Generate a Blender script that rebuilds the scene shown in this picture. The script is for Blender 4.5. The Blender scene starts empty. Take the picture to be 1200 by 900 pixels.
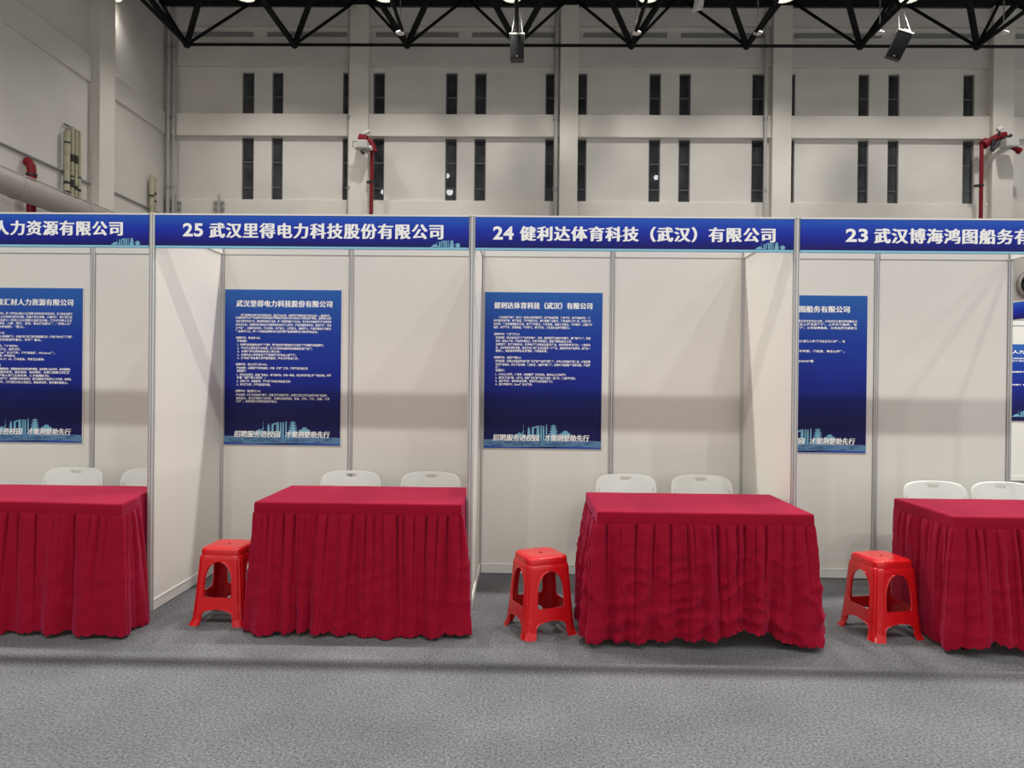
import bpy, bmesh, math, random
from mathutils import Vector, Matrix, noise
random.seed(7)
S = bpy.context.scene
COL = S.collection
PI = math.pi

# ------------------------------------------------------------------ camera, world, lamps, exposure
FPX, YAW, PITCH, ROLL, CAMH = 803.5, -0.0155, -0.0038, -0.01024, 1.472
def rot_rows():
    c, s = math.cos(YAW), math.sin(YAW); A = Matrix(((c, -s, 0), (s, c, 0), (0, 0, 1)))
    c, s = math.cos(PITCH), math.sin(PITCH); B = Matrix(((1, 0, 0), (0, c, s), (0, -s, c)))
    c, s = math.cos(ROLL), math.sin(ROLL); C = Matrix(((c, 0, -s), (0, 1, 0), (s, 0, c)))
    return C @ B @ A
RR = rot_rows()
cam = bpy.data.cameras.new('camera'); camo = bpy.data.objects.new('camera', cam); COL.objects.link(camo)
cam.sensor_width = 36; cam.lens = FPX / 1200 * 36; cam.clip_end = 200
right, fwd, up = RR[0], RR[1], RR[2]
camo.matrix_world = Matrix(((right[0], up[0], -fwd[0], 0), (right[1], up[1], -fwd[1], 0), (right[2], up[2], -fwd[2], CAMH), (0, 0, 0, 1)))
S.camera = camo

world = bpy.data.worlds.new('hall_air'); S.world = world; world.use_nodes = True
bg = world.node_tree.nodes['Background']; bg.inputs[0].default_value = (1.0, 0.992, 0.97, 1); bg.inputs[1].default_value = 0.70
S.view_settings.view_transform = 'Standard'; S.view_settings.look = 'None'
S.view_settings.exposure = 0.36; S.view_settings.gamma = 1.0; S.view_settings.use_curve_mapping = False

LAMP_X = [-8.8, -5.8, -2.8, 0.25, 3.4, 6.4, 9.4, 12.5]
LAMP_ROWS = [(-2.75, 10.6, 480), (6.8, 10.6, 860), (16.8, 10.86, 520)]      # distance, height, watts
LAMP_COL = (1.0, 0.98, 0.948)
def lamp_light(x, y, z, w, ang=150):
    l = bpy.data.lights.new('lamp_light', 'SPOT'); l.energy = w; l.color = LAMP_COL
    l.spot_size = math.radians(ang); l.spot_blend = 0.7; l.shadow_soft_size = 0.16
    o = bpy.data.objects.new('lamp_light', l); o.location = (x, y, z); COL.objects.link(o)
    return o
for ry, rz, rw in LAMP_ROWS[:2]:
    for lx in LAMP_X: lamp_light(lx, ry, rz, rw * (1.0 if ry > 0 else 0.95 if lx < -4 else 1.0 if lx < 5 else 1.1))

# ------------------------------------------------------------------ helpers
def ray(px, py):
    v = Vector(((px - 600) / FPX, 1, -(py - 450) / FPX)); return RR.transposed() @ v
def atY(px, py, Y):
    r = ray(px, py); t = Y / r.y; return Vector((r.x * t, Y, r.z * t + CAMH))
def atX(px, py, X):
    r = ray(px, py); t = X / r.x; return Vector((X, r.y * t, r.z * t + CAMH))
def lin(r, g, b):
    f = lambda c: ((c / 255 + 0.055) / 1.055) ** 2.4 if c > 10 else c / 255 / 12.92
    return (f(r), f(g), f(b), 1)
def mat(name, col, rough=0.6, metal=0.0, spec=0.5, noise_amt=0, nscale=6, bump=0, bscale=200, emit=None, sheen=0):
    m = bpy.data.materials.new(name); m.use_nodes = True; nt = m.node_tree; b = nt.nodes['Principled BSDF']
    b.inputs['Base Color'].default_value = col if len(col) == 4 else (*col, 1)
    b.inputs['Roughness'].default_value = rough; b.inputs['Metallic'].default_value = metal
    b.inputs['Specular IOR Level'].default_value = spec
    tc = nt.nodes.new('ShaderNodeTexCoord')
    if noise_amt:
        n = nt.nodes.new('ShaderNodeTexNoise'); n.inputs['Scale'].default_value = nscale; n.inputs['Detail'].default_value = 6
        nt.links.new(tc.outputs['Object'], n.inputs['Vector'])
        r = nt.nodes.new('ShaderNodeValToRGB'); c = b.inputs['Base Color'].default_value
        r.color_ramp.elements[0].position = 0.3; r.color_ramp.elements[1].position = 0.7
        r.color_ramp.elements[0].color = [v * (1 - noise_amt) for v in c[:3]] + [1]
        r.color_ramp.elements[1].color = [min(1, v * (1 + noise_amt)) for v in c[:3]] + [1]
        nt.links.new(n.outputs['Fac'], r.inputs['Fac']); nt.links.new(r.outputs['Color'], b.inputs['Base Color'])
    if bump:
        n2 = nt.nodes.new('ShaderNodeTexNoise'); n2.inputs['Scale'].default_value = bscale; n2.inputs['Detail'].default_value = 4
        nt.links.new(tc.outputs['Object'], n2.inputs['Vector'])
        bp = nt.nodes.new('ShaderNodeBump'); bp.inputs['Strength'].default_value = bump; bp.inputs['Distance'].default_value = 0.01
        nt.links.new(n2.outputs['Fac'], bp.inputs['Height']); nt.links.new(bp.outputs['Normal'], b.inputs['Normal'])
    if sheen:
        b.inputs['Sheen Weight'].default_value = sheen; b.inputs['Sheen Roughness'].default_value = 0.4
        b.inputs['Sheen Tint'].default_value = (1, 0.16, 0.42, 1)
    if emit:
        b.inputs['Emission Color'].default_value = (*emit[0], 1); b.inputs['Emission Strength'].default_value = emit[1]
    return m
def gradient_mat(name, stops, rough=0.35):
    m = bpy.data.materials.new(name); m.use_nodes = True; nt = m.node_tree; b = nt.nodes['Principled BSDF']
    tc = nt.nodes.new('ShaderNodeTexCoord'); sp = nt.nodes.new('ShaderNodeSeparateXYZ'); r = nt.nodes.new('ShaderNodeValToRGB')
    nt.links.new(tc.outputs['Generated'], sp.inputs[0]); nt.links.new(sp.outputs['Z'], r.inputs['Fac']); nt.links.new(r.outputs['Color'], b.inputs['Base Color'])
    e = r.color_ramp.elements
    while len(e) < len(stops): e.new(0.5)
    for el, (p, c) in zip(e, stops): el.position = p; el.color = lin(*c)
    b.inputs['Roughness'].default_value = rough; b.inputs['Specular IOR Level'].default_value = 0.25
    return m

def box(bm, x0, x1, y0, y1, z0, z1):
    vs = [bm.verts.new(p) for p in ((x0, y0, z0), (x1, y0, z0), (x1, y1, z0), (x0, y1, z0), (x0, y0, z1), (x1, y0, z1), (x1, y1, z1), (x0, y1, z1))]
    for f in ((3, 2, 1, 0), (4, 5, 6, 7), (0, 1, 5, 4), (1, 2, 6, 5), (2, 3, 7, 6), (3, 0, 4, 7)): bm.faces.new([vs[i] for i in f])
    return vs
def tube(bm, pts, r, n=10, cap=True):
    pts = [Vector(p) for p in pts]; rings = []
    rr = r if isinstance(r, (list, tuple)) else [r] * len(pts)
    ref = None
    for i, p in enumerate(pts):
        d = (pts[min(i + 1, len(pts) - 1)] - pts[max(i - 1, 0)]).normalized()
        if ref is None:
            ref = Vector((0, 0, 1)) if abs(d.z) < 0.9 else Vector((1, 0, 0))
        a = d.cross(ref).normalized(); b = d.cross(a).normalized(); ref = -d.cross(a).cross(d) if False else ref
        rings.append([bm.verts.new(p + (a * math.cos(2 * PI * k / n) + b * math.sin(2 * PI * k / n)) * rr[i]) for k in range(n)])
    for i in range(len(rings) - 1):
        for k in range(n):
            bm.faces.new((rings[i][k], rings[i][(k + 1) % n], rings[i + 1][(k + 1) % n], rings[i + 1][k]))
    if cap:
        bm.faces.new(rings[0][::-1]); bm.faces.new(rings[-1])
def lathe(bm, prof, axis_o, axis='z', n=24):
    o = Vector(axis_o); rings = []
    for r, h in prof:
        ring = []
        for k in range(n):
            c, s = math.cos(2 * PI * k / n) * r, math.sin(2 * PI * k / n) * r
            ring.append(bm.verts.new(o + (Vector((c, s, h)) if axis == 'z' else Vector((c, h, s)))))
        rings.append(ring)
    for i in range(len(rings) - 1):
        for k in range(n): bm.faces.new((rings[i][k], rings[i][(k + 1) % n], rings[i + 1][(k + 1) % n], rings[i + 1][k]))
    if prof[0][0] > 1e-5: bm.faces.new(rings[0][::-1])
    if prof[-1][0] > 1e-5: bm.faces.new(rings[-1])
def poly(bm, pts, y, thick=0):
    """flat polygon in x,z at depth y, facing the visitor"""
    vs = [bm.verts.new((x, y, z)) for x, z in pts]; f = bm.faces.new(vs)
    bmesh.ops.triangulate(bm, faces=[f])
def prism(bm, pts, y0, y1):
    a = [bm.verts.new((x, y0, z)) for x, z in pts]; b = [bm.verts.new((x, y1, z)) for x, z in pts]; n = len(pts)
    bm.faces.new(a); bm.faces.new(b[::-1])
    for i in range(n): bm.faces.new((a[i], b[i], b[(i + 1) % n], a[(i + 1) % n]))
def obj(name, bm, m, parent=None, smooth=False, bevel=0, loc=None, kind=None, recalc=True, ang=35):
    if recalc: bmesh.ops.recalc_face_normals(bm, faces=bm.faces[:])
    me = bpy.data.meshes.new(name); bm.to_mesh(me); bm.free()
    if m: me.materials.append(m)
    if smooth:
        for p in me.polygons: p.use_smooth = True
        if smooth == 'auto':
            me.set_sharp_from_angle(angle=math.radians(ang))
    o = bpy.data.objects.new(name, me); COL.objects.link(o)
    if bevel:
        md = o.modifiers.new('bevel', 'BEVEL'); md.width = bevel; md.segments = 2; md.limit_method = 'ANGLE'; md.harden_normals = False
    if parent: o.parent = parent
    if loc: o.location = loc
    if kind: o['kind'] = kind
    return o
def tag(o, label, cat, group=None, kind=None):
    o['label'] = label; o['category'] = cat
    if group: o['group'] = group
    if kind: o['kind'] = kind
    return o
def empty(name, loc, label, cat, group=None, rotz=0):
    o = bpy.data.objects.new(name, None); COL.objects.link(o); o.location = loc; o.rotation_euler = (0, 0, rotz); o.empty_display_size = 0.1
    return tag(o, label, cat, group)
def dup(root, loc, rotz, label, group=None):
    r = root.copy(); COL.objects.link(r); r.location = loc; r.rotation_euler = (0, 0, rotz); r['label'] = label
    if group: r['group'] = group
    for ch in list(root.children):
        c = ch.copy(); COL.objects.link(c); c.parent = r
        for g in ch.children:
            d = g.copy(); COL.objects.link(d); d.parent = c
    return r
nb = bmesh.new

def text_mesh(s, bold=0.0, res=3, shear=0.0, space=1.0):
    c = bpy.data.curves.new('lettering', 'FONT'); c.body = s; c.size = 1; c.offset = bold; c.resolution_u = res; c.shear = shear; c.space_character = space
    o = bpy.data.objects.new('lettering', c); COL.objects.link(o)
    dg = bpy.context.evaluated_depsgraph_get(); dg.update()
    me = bpy.data.meshes.new_from_object(o.evaluated_get(dg))
    V = [v.co.copy() for v in me.vertices]; F = [tuple(p.vertices) for p in me.polygons]
    bpy.data.objects.remove(o); bpy.data.curves.remove(c); bpy.data.meshes.remove(me)
    return V, F
def text_into(bm, s, x0, x1, zc, height, y, bold=0.0, res=3, shear=0.0, song=0.0, ref=None, space=1.0):
    """lettering fitted between x0 and x1, of a given glyph height, centred on zc; song = extra weight on upright strokes"""
    V, F = text_mesh(s, bold, res, shear, space)
    if not V: return
    ax, bx = min(v.x for v in V), max(v.x for v in V)
    az, bz = (ref if ref else (min(v.y for v in V), max(v.y for v in V)))
    sx, sz = (x1 - x0) / (bx - ax), height / (bz - az); mz = (az + bz) / 2
    shifts = [(0.0, 0.0)] if not song else [(-song, -song * 0.25), (-song / 3, song * 0.25), (song / 3, -song * 0.25), (song, song * 0.25)]
    for i, (dx, dz) in enumerate(shifts):
        vs = [bm.verts.new((x0 + (v.x - ax) * sx + dx, y - 0.00025 * i, zc + (v.y - mz) * sz + dz)) for v in V]
        for f in F:
            try: bm.faces.new([vs[k] for k in f])
            except ValueError: pass
CJK = (-0.08, 0.84)

# ------------------------------------------------------------------ materials
M = {}
M['wall'] = mat('painted_plaster', lin(205, 200, 193), 0.85, noise_amt=0.05, nscale=0.9, bump=0.05, bscale=30)
M['column'] = mat('painted_column', lin(214, 208, 199), 0.8, noise_amt=0.03, nscale=1.5)
M['carpet'] = None
M['panel'] = mat('white_laminate', lin(229, 225, 216), 0.45, noise_amt=0.012, nscale=2)
M['rail'] = mat('white_rail', lin(228, 226, 220), 0.35)
M['alu'] = mat('anodised_aluminium', (0.66, 0.655, 0.64), 0.35, metal=0.45)
M['blackmetal'] = mat('black_paint', (0.012, 0.012, 0.013), 0.45)
M['darkbeam'] = mat('dark_steel', (0.011, 0.012, 0.012), 0.85, spec=0.08)
M['glass_dark'] = None
M['frame_dark'] = mat('dark_window_frame', (0.085, 0.088, 0.092), 0.5)
M['white_ink'] = mat('white_ink', (0.95, 0.94, 0.92), 0.6, spec=0.2)
M['sky_ink'] = mat('light_blue_ink', lin(120, 180, 205), 0.5)
M['sky_ink_dark'] = mat('steel_blue_ink', lin(88, 130, 168), 0.5)
M['leaf_ink'] = mat('slate_blue_ink', lin(62, 98, 140), 0.5)
M['deep_ink'] = mat('royal_blue_ink', lin(30, 70, 165), 0.5)
M['cyan_ink'] = mat('cyan_ink', lin(135, 195, 222), 0.5)
M['fascia'] = gradient_mat('blue_fascia_print', [(0.0, (14, 14, 86)), (0.25, (12, 22, 132)), (0.6, (16, 48, 168)), (1.0, (34, 88, 186))], 0.45)
M['poster'] = gradient_mat('blue_poster_print', [(0.0, (17, 17, 70)), (0.2, (16, 18, 86)), (0.45, (14, 34, 136)), (0.72, (22, 58, 155)), (1.0, (44, 98, 176))], 0.45)
M['crimson'] = mat('crimson_cloth', (0.275, 0.0028, 0.019), 0.8, noise_amt=0.06, nscale=60, bump=0.10, bscale=420, sheen=0.32, spec=0.12)
M['red_plastic'] = mat('red_plastic', (0.62, 0.008, 0.012), 0.24, spec=0.5)
M['white_plastic'] = mat('white_plastic', lin(226, 225, 219), 0.35)
M['grey_steel'] = mat('grey_steel', (0.33, 0.33, 0.33), 0.45, metal=0.5)
M['pipe_grey'] = mat('grey_pipe', lin(168, 165, 160), 0.5)
M['red_pipe'] = mat('red_paint', lin(118, 12, 26), 0.5, spec=0.25)
M['duct'] = mat('galvanised_duct', lin(158, 150, 144), 0.5, metal=0.2)
M['hose'] = mat('pale_green_sleeve', lin(172, 168, 142), 0.75, noise_amt=0.15, nscale=8)
M['tape'] = mat('black_tape', (0.015, 0.015, 0.015), 0.5)
M['beige'] = mat('cream_plastic', lin(215, 208, 190), 0.5)
M['grille'] = mat('black_grille', (0.008, 0.008, 0.009), 0.85, spec=0.1, bump=0.3, bscale=120)
M['lamp_face'] = mat('lamp_lens', (0.9, 0.9, 0.85), 0.4, emit=((1.0, 0.92, 0.70), 7))
M['disc'] = mat('white_enamel', lin(215, 210, 205), 0.4)
M['cannon'] = mat('grey_enamel', lin(176, 174, 168), 0.45)
M['night'] = mat('night_backdrop', (0.006, 0.006, 0.008), 0.9)

def carpet():
    m = bpy.data.materials.new('grey_needlefelt_carpet'); m.use_nodes = True; nt = m.node_tree; b = nt.nodes['Principled BSDF']
    tc = nt.nodes.new('ShaderNodeTexCoord')
    n1 = nt.nodes.new('ShaderNodeTexNoise'); n1.inputs['Scale'].default_value = 82; n1.inputs['Detail'].default_value = 4; n1.inputs['Roughness'].default_value = 0.8
    n2 = nt.nodes.new('ShaderNodeTexNoise'); n2.inputs['Scale'].default_value = 1.6; n2.inputs['Detail'].default_value = 5
    r1 = nt.nodes.new('ShaderNodeValToRGB'); r1.color_ramp.elements[0].position = 0.33; r1.color_ramp.elements[1].position = 0.70
    r1.color_ramp.elements[0].color = (0.052, 0.053, 0.057, 1); r1.color_ramp.elements[1].color = (0.275, 0.277, 0.284, 1)
    r2 = nt.nodes.new('ShaderNodeValToRGB'); r2.color_ramp.elements[0].position = 0.3; r2.color_ramp.elements[1].position = 0.7
    r2.color_ramp.elements[0].color = (0.80, 0.80, 0.80, 1); r2.color_ramp.elements[1].color = (1.12, 1.12, 1.12, 1)
    mx = nt.nodes.new('ShaderNodeMixRGB'); mx.blend_type = 'MULTIPLY'; mx.inputs[0].default_value = 1
    for n in (n1, n2): nt.links.new(tc.outputs['Object'], n.inputs['Vector'])
    nt.links.new(n1.outputs['Fac'], r1.inputs[0]); nt.links.new(n2.outputs['Fac'], r2.inputs[0])
    nt.links.new(r1.outputs[0], mx.inputs[1]); nt.links.new(r2.outputs[0], mx.inputs[2]); nt.links.new(mx.outputs[0], b.inputs['Base Color'])
    bp = nt.nodes.new('ShaderNodeBump'); bp.inputs['Strength'].default_value = 0.5; bp.inputs['Distance'].default_value = 0.006
    nt.links.new(n1.outputs['Fac'], bp.inputs['Height']); nt.links.new(bp.outputs[0], b.inputs['Normal'])
    b.inputs['Roughness'].default_value = 0.95; b.inputs['Specular IOR Level'].default_value = 0.1
    return m
M['carpet'] = carpet()
def glass():
    m = bpy.data.materials.new('night_glass'); m.use_nodes = True; nt = m.node_tree; nt.nodes.clear()
    o = nt.nodes.new('ShaderNodeOutputMaterial'); g = nt.nodes.new('ShaderNodeBsdfGlossy'); t = nt.nodes.new('ShaderNodeBsdfTransparent'); d = nt.nodes.new('ShaderNodeBsdfDiffuse')
    x = nt.nodes.new('ShaderNodeMixShader'); x2 = nt.nodes.new('ShaderNodeMixShader')
    g.inputs['Roughness'].default_value = 0.25; g.inputs['Color'].default_value = (0.8, 0.82, 0.85, 1)
    t.inputs[0].default_value = (0.6, 0.62, 0.66, 1)
    n = nt.nodes.new('ShaderNodeTexNoise'); n.inputs['Scale'].default_value = 2.5; n.inputs['Detail'].default_value = 5
    tc = nt.nodes.new('ShaderNodeTexCoord'); nt.links.new(tc.outputs['Object'], n.inputs['Vector'])
    r = nt.nodes.new('ShaderNodeValToRGB'); r.color_ramp.elements[0].color = (0.02, 0.02, 0.022, 1); r.color_ramp.elements[1].color = (0.11, 0.11, 0.115, 1)
    r.color_ramp.elements[0].position = 0.35; r.color_ramp.elements[1].position = 0.8
    nt.links.new(n.outputs['Fac'], r.inputs[0]); nt.links.new(r.outputs[0], d.inputs[0])
    x.inputs[0].default_value = 0.07; x2.inputs[0].default_value = 0.55
    nt.links.new(t.outputs[0], x2.inputs[1]); nt.links.new(d.outputs[0], x2.inputs[2])
    nt.links.new(x2.outputs[0], x.inputs[1]); nt.links.new(g.outputs[0], x.inputs[2]); nt.links.new(x.outputs[0], o.inputs[0])
    return m
M['glass_dark'] = glass()

# ------------------------------------------------------------------ hall shell
YW, XL, ZTOP = 19.6, -10.3, 12.9
bm = nb(); box(bm, -14, 24, -12, 24, -0.06, 0.0); obj('floor', bm, M['carpet'], kind='structure')
ORD = 'first second third fourth fifth sixth seventh eighth ninth tenth eleventh twelfth thirteenth fourteenth fifteenth sixteenth'.split()
WIN_UP = [(284, 298), (319, 332), (402, 413), (437.5, 451), (522.5, 536), (556.5, 570), (639.5, 652), (674, 688), (761, 774.5), (796, 809.5), (881.5, 897), (921, 932), (1006, 1018.5), (1041, 1054), (1129, 1142)]
holes = []
for (a, b) in WIN_UP:
    x0, x1 = atY(a, 110, YW).x, atY(b, 110, YW).x
    holes.append((x0, x1, 9.05, 10.27)); holes.append((x0, x1, 6.62, 8.40))
xs = sorted({XL, 24.0} | {h[0] for h in holes} | {h[1] for h in holes}); zs = [0.0, 6.62, 8.40, 9.05, 10.27, ZTOP]
bm = nb(); g = {}
def gv(x, z, y):
    k = (round(x, 4), round(z, 4), y)
    if k not in g: g[k] = bm.verts.new((x, y, z))
    return g[k]
hs = {(round(h[0], 4), round(h[2], 4)) for h in holes}
solid = lambda i, j: 0 <= i < len(xs) - 1 and 0 <= j < len(zs) - 1 and not (i % 2 == 1 and j in (1, 3))
for i in range(len(xs) - 1):
    for j in range(len(zs) - 1):
        if not solid(i, j): continue
        for y in (YW, YW + 0.3):
            q = [gv(xs[i], zs[j], y), gv(xs[i + 1], zs[j], y), gv(xs[i + 1], zs[j + 1], y), gv(xs[i], zs[j + 1], y)]
            bm.faces.new(q)
        for (di, dj, e) in ((-1, 0, ((i, j), (i, j + 1))), (1, 0, ((i + 1, j), (i + 1, j + 1))), (0, -1, ((i, j), (i + 1, j))), (0, 1, ((i, j + 1), (i + 1, j + 1)))):
            if not solid(i + di, j + dj):
                (a, c), (d, f) = e
                bm.faces.new((gv(xs[a], zs[c], YW), gv(xs[d], zs[f], YW), gv(xs[d], zs[f], YW + 0.3), gv(xs[a], zs[c], YW + 0.3)))
obj('wall_back', bm, M['wall'], kind='structure')
tn = [0]
def trim(bm, m, bevel=0.01):
    tn[0] += 1; return obj('trim_%d' % tn[0], bm, m, kind='structure', bevel=bevel)
# columns of the back wall
COLX = [(-4.98, -4.44), (0.97, 1.48), (6.92, 7.45), (13.02, 13.6), (18.9, 19.45)]
for a, b in COLX:
    bm = nb(); box(bm, a, b, YW - 0.28, YW + 0.05, 0, 12.6); trim(bm, M['column'])
bays = [(-10.25, -4.98)] + [(COLX[i][1], COLX[i + 1][0]) for i in range(4)]
for a, b in bays:
    bm = nb(); box(bm, a, b, YW - 0.14, YW + 0.05, 8.41, 9.04); trim(bm, M['column'])
    bm = nb(); box(bm, a, b, YW - 0.10, YW + 0.05, 0, 6.60); trim(bm, M['column'])
    bm = nb(); box(bm, a, b, YW - 0.10, YW + 0.05, 10.42, 11.1); trim(bm, M['wall'])
    m_ = (a + b) / 2
    for s0, s1 in ((a + 0.15, m_ - 0.2), (m_ + 0.2, b - 0.15)):        # narrow grey slot strips under the roof
        bm = nb(); box(bm, s0, s1, YW - 0.05, YW + 0.04, 11.28, 11.40); trim(bm, M['grey_steel'], 0)
    bm = nb(); box(bm, a, b, YW - 0.16, YW + 0.05, 11.55, 12.05); trim(bm, M['wall'])
# windows
for k, (x0, x1, z0, z1) in enumerate(holes):
    bm = nb(); t = 0.035
    zz = [z0 + (z1 - z0) * 0.44] if z0 > 9 else [z0 + (z1 - z0) * 0.20, z0 + (z1 - z0) * 0.61]
    box(bm, x0, x0 + t, YW + 0.055, YW + 0.105, z0, z1); box(bm, x1 - t, x1, YW + 0.055, YW + 0.105, z0, z1)
    for z in [z0, z1 - t] + [q - t / 2 for q in zz]: box(bm, x0 + t, x1 - t, YW + 0.055, YW + 0.105, z, z + t)
    fr = obj('window_%d' % (k + 1), bm, M['frame_dark'], kind='structure')
    bm = nb(); box(bm, x0 + 0.01, x1 - 0.01, YW + 0.078, YW + 0.084, z0 + 0.01, z1 - 0.01); obj('pane', bm, M['glass_dark'], fr)
bm = nb(); box(bm, -14, 24, 23.5, 23.6, 0, 13); obj('exterior_backdrop', bm, M['night'], kind='structure')  # near-black backdrop added behind the panes to shut out the ambient light
# left wall with pilasters and a proud beam
bm = nb(); box(bm, XL - 0.3, XL, -10.0, YW, 0, ZTOP); obj('wall_left', bm, M['wall'], kind='structure')
PIL = [(9.9, 10.5), (16.05, 16.65), (19.0, 19.45)]
for a, b in PIL[:2]:
    bm = nb(); box(bm, XL - 0.05, XL + 0.26, a, b, 0, 12.6); trim(bm, M['column'])
for a, b in ((-10.0, 9.9), (10.5, 16.05), (16.65, YW - 0.15)):
    bm = nb(); box(bm, XL - 0.05, XL + 0.07, a, b, 8.42, 9.04); trim(bm, M['wall'])
# roof: dark deck and the girder at the wall
bm = nb(); box(bm, XL - 0.3, 24, -12.0, YW + 0.3, ZTOP, ZTOP + 0.1); obj('ceiling', bm, M['darkbeam'], kind='structure')
bm = nb(); box(bm, XL, 24, YW - 0.5, YW - 0.2, 12.06, 12.4); box(bm, XL, 24, YW - 0.6, YW - 0.1, 12.4, 12.55); trim(bm, M['darkbeam'])

# ------------------------------------------------------------------ space frame
truss = empty('roof_truss', (0, 18.0, 10.28), 'black steel space frame truss hanging under the dark roof by the back wall', 'truss')
def toL(p): return Vector(p) - truss.location
NX = [atY(px, 52, 18.0).x for px in (219, 345, 477, 606, 740, 875, 1008, 1145, 1282)]
NZ = [atY(px, 52 + (px - 600) * 0.004, 18.0).z for px in (219, 345, 477, 606, 740, 875, 1008, 1145, 1282)]
ZB = 10.28; ZT = 12.25
for y in (18.0, 15.0):
    bm = nb(); tube(bm, [toL((NX[0] if y > 16 else XL + 0.1, y, ZB)), toL((20, y, ZB))], 0.042, 8); obj('bottom_chord', bm, M['darkbeam'], truss, smooth=True)
for y in (16.5, 19.25):
    bm = nb(); tube(bm, [toL((XL + 0.1, y, ZT)), toL((20, y, ZT))], 0.07, 8); obj('top_chord', bm, M['darkbeam'], truss, smooth=True)
for x in NX:
    for (bx, by) in ((x, 18.0), (x, 15.0)):
        bm = nb(); bmesh.ops.create_icosphere(bm, subdivisions=2, radius=0.10, matrix=Matrix.Translation(toL((bx, by, ZB)))); obj('node_ball', bm, M['darkbeam'], truss, smooth=True)
    bm = nb(); tube(bm, [toL((x, 18.0, ZB)), toL((x, 13.4, ZB))], 0.05, 8); obj('cross_chord', bm, M['darkbeam'], truss, smooth=True)
    for dx in (-1.48, 1.48):
        bm = nb(); tube(bm, [toL((x, 18.0, ZB)), toL((x + dx, 16.5, ZT))], 0.078, 8); obj('web_strut', bm, M['darkbeam'], truss, smooth=True)
        bm = nb(); tube(bm, [toL((x, 18.0, ZB)), toL((x + dx, 19.25, ZT))], 0.04, 8); obj('web_strut', bm, M['darkbeam'], truss, smooth=True)
        bm = nb(); tube(bm, [toL((x, 15.0, ZB)), toL((x + dx, 16.5, ZT))], 0.06, 8); obj('web_strut', bm, M['darkbeam'], truss, smooth=True)

# high-bay lamps along the top edge of the view
ROOF_LAMPS = [(130, 'lit round hall lamp nearest the left wall'), (287, 'lit round hall lamp second from the left wall'), (450, 'lit round hall lamp above the wall column left of the middle'),
              (600, 'lit round hall lamp straight above the upright black speaker'), (760, 'lit round hall lamp right of the upright black speaker, left of the dangling sheet'),
              (920, 'lit round hall lamp right of the dangling sheet'), (1067, 'lit round hall lamp above the tilted black speaker'), (1222, 'lit round hall lamp farthest right along the roof')]
ry, rz, rw = LAMP_ROWS[2]
for px, lab in ROOF_LAMPS:
    lx = atY(px, 0, ry).x
    t = empty('pendant_lamp', (lx, ry, rz), lab, 'lamp', 'round hall lamps under the roof')
    bm = nb(); lathe(bm, [(0.05, 0.42), (0.09, 0.40), (0.11, 0.22), (0.24, 0.06), (0.25, 0.0), (0.235, 0.0), (0.22, 0.05)], (0, 0, 0)); obj('lamp_shade', bm, M['grey_steel'], t, smooth='auto')
    bm = nb(); lathe(bm, [(0.0, 0.03), (0.215, 0.045), (0.215, 0.06), (0.0, 0.06)], (0, 0, 0)); obj('lens', bm, M['lamp_face'], t, smooth='auto')
    bm = nb(); tube(bm, [(0, 0, 0.41), (0, 0, ZTOP - rz)], 0.015, 6); obj('rod', bm, M['darkbeam'], t)
    sp = lamp_light(lx, ry, rz, rw if lx > -7 else rw * 0.35, 128); sp.location = (0, 0, 0.0); sp.parent = t
# small white downlight discs on rods, unlit
for px, py, lab in ((469, 39, 'small white disc fitting on a rod, leftmost of five under the truss'), (746, 39, 'small white disc fitting on a rod right of the upright speaker'),
                    (888, 39, 'small white disc fitting on a rod, in the middle of the five discs'), (1031, 39, 'small white disc fitting on a rod just left of the tilted speaker'),
                    (1176, 39, 'small white disc fitting on a rod, rightmost of five under the truss')):
    p = atY(px, py, 17.3)
    t = empty('disc_downlight', p, lab, 'fitting', 'white disc fittings under the truss')
    bm = nb(); lathe(bm, [(0.0, -0.02), (0.09, -0.018), (0.11, -0.005), (0.11, 0.015), (0.06, 0.045), (0.0, 0.06)], (0, 0, 0), n=20); obj('disc', bm, M['disc'], t, smooth='auto')
    bm = nb(); tube(bm, [(0, 0, 0.05), (0, 0, 1.9)], 0.014, 6); obj('rod', bm, M['grey_steel'], t)

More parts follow.
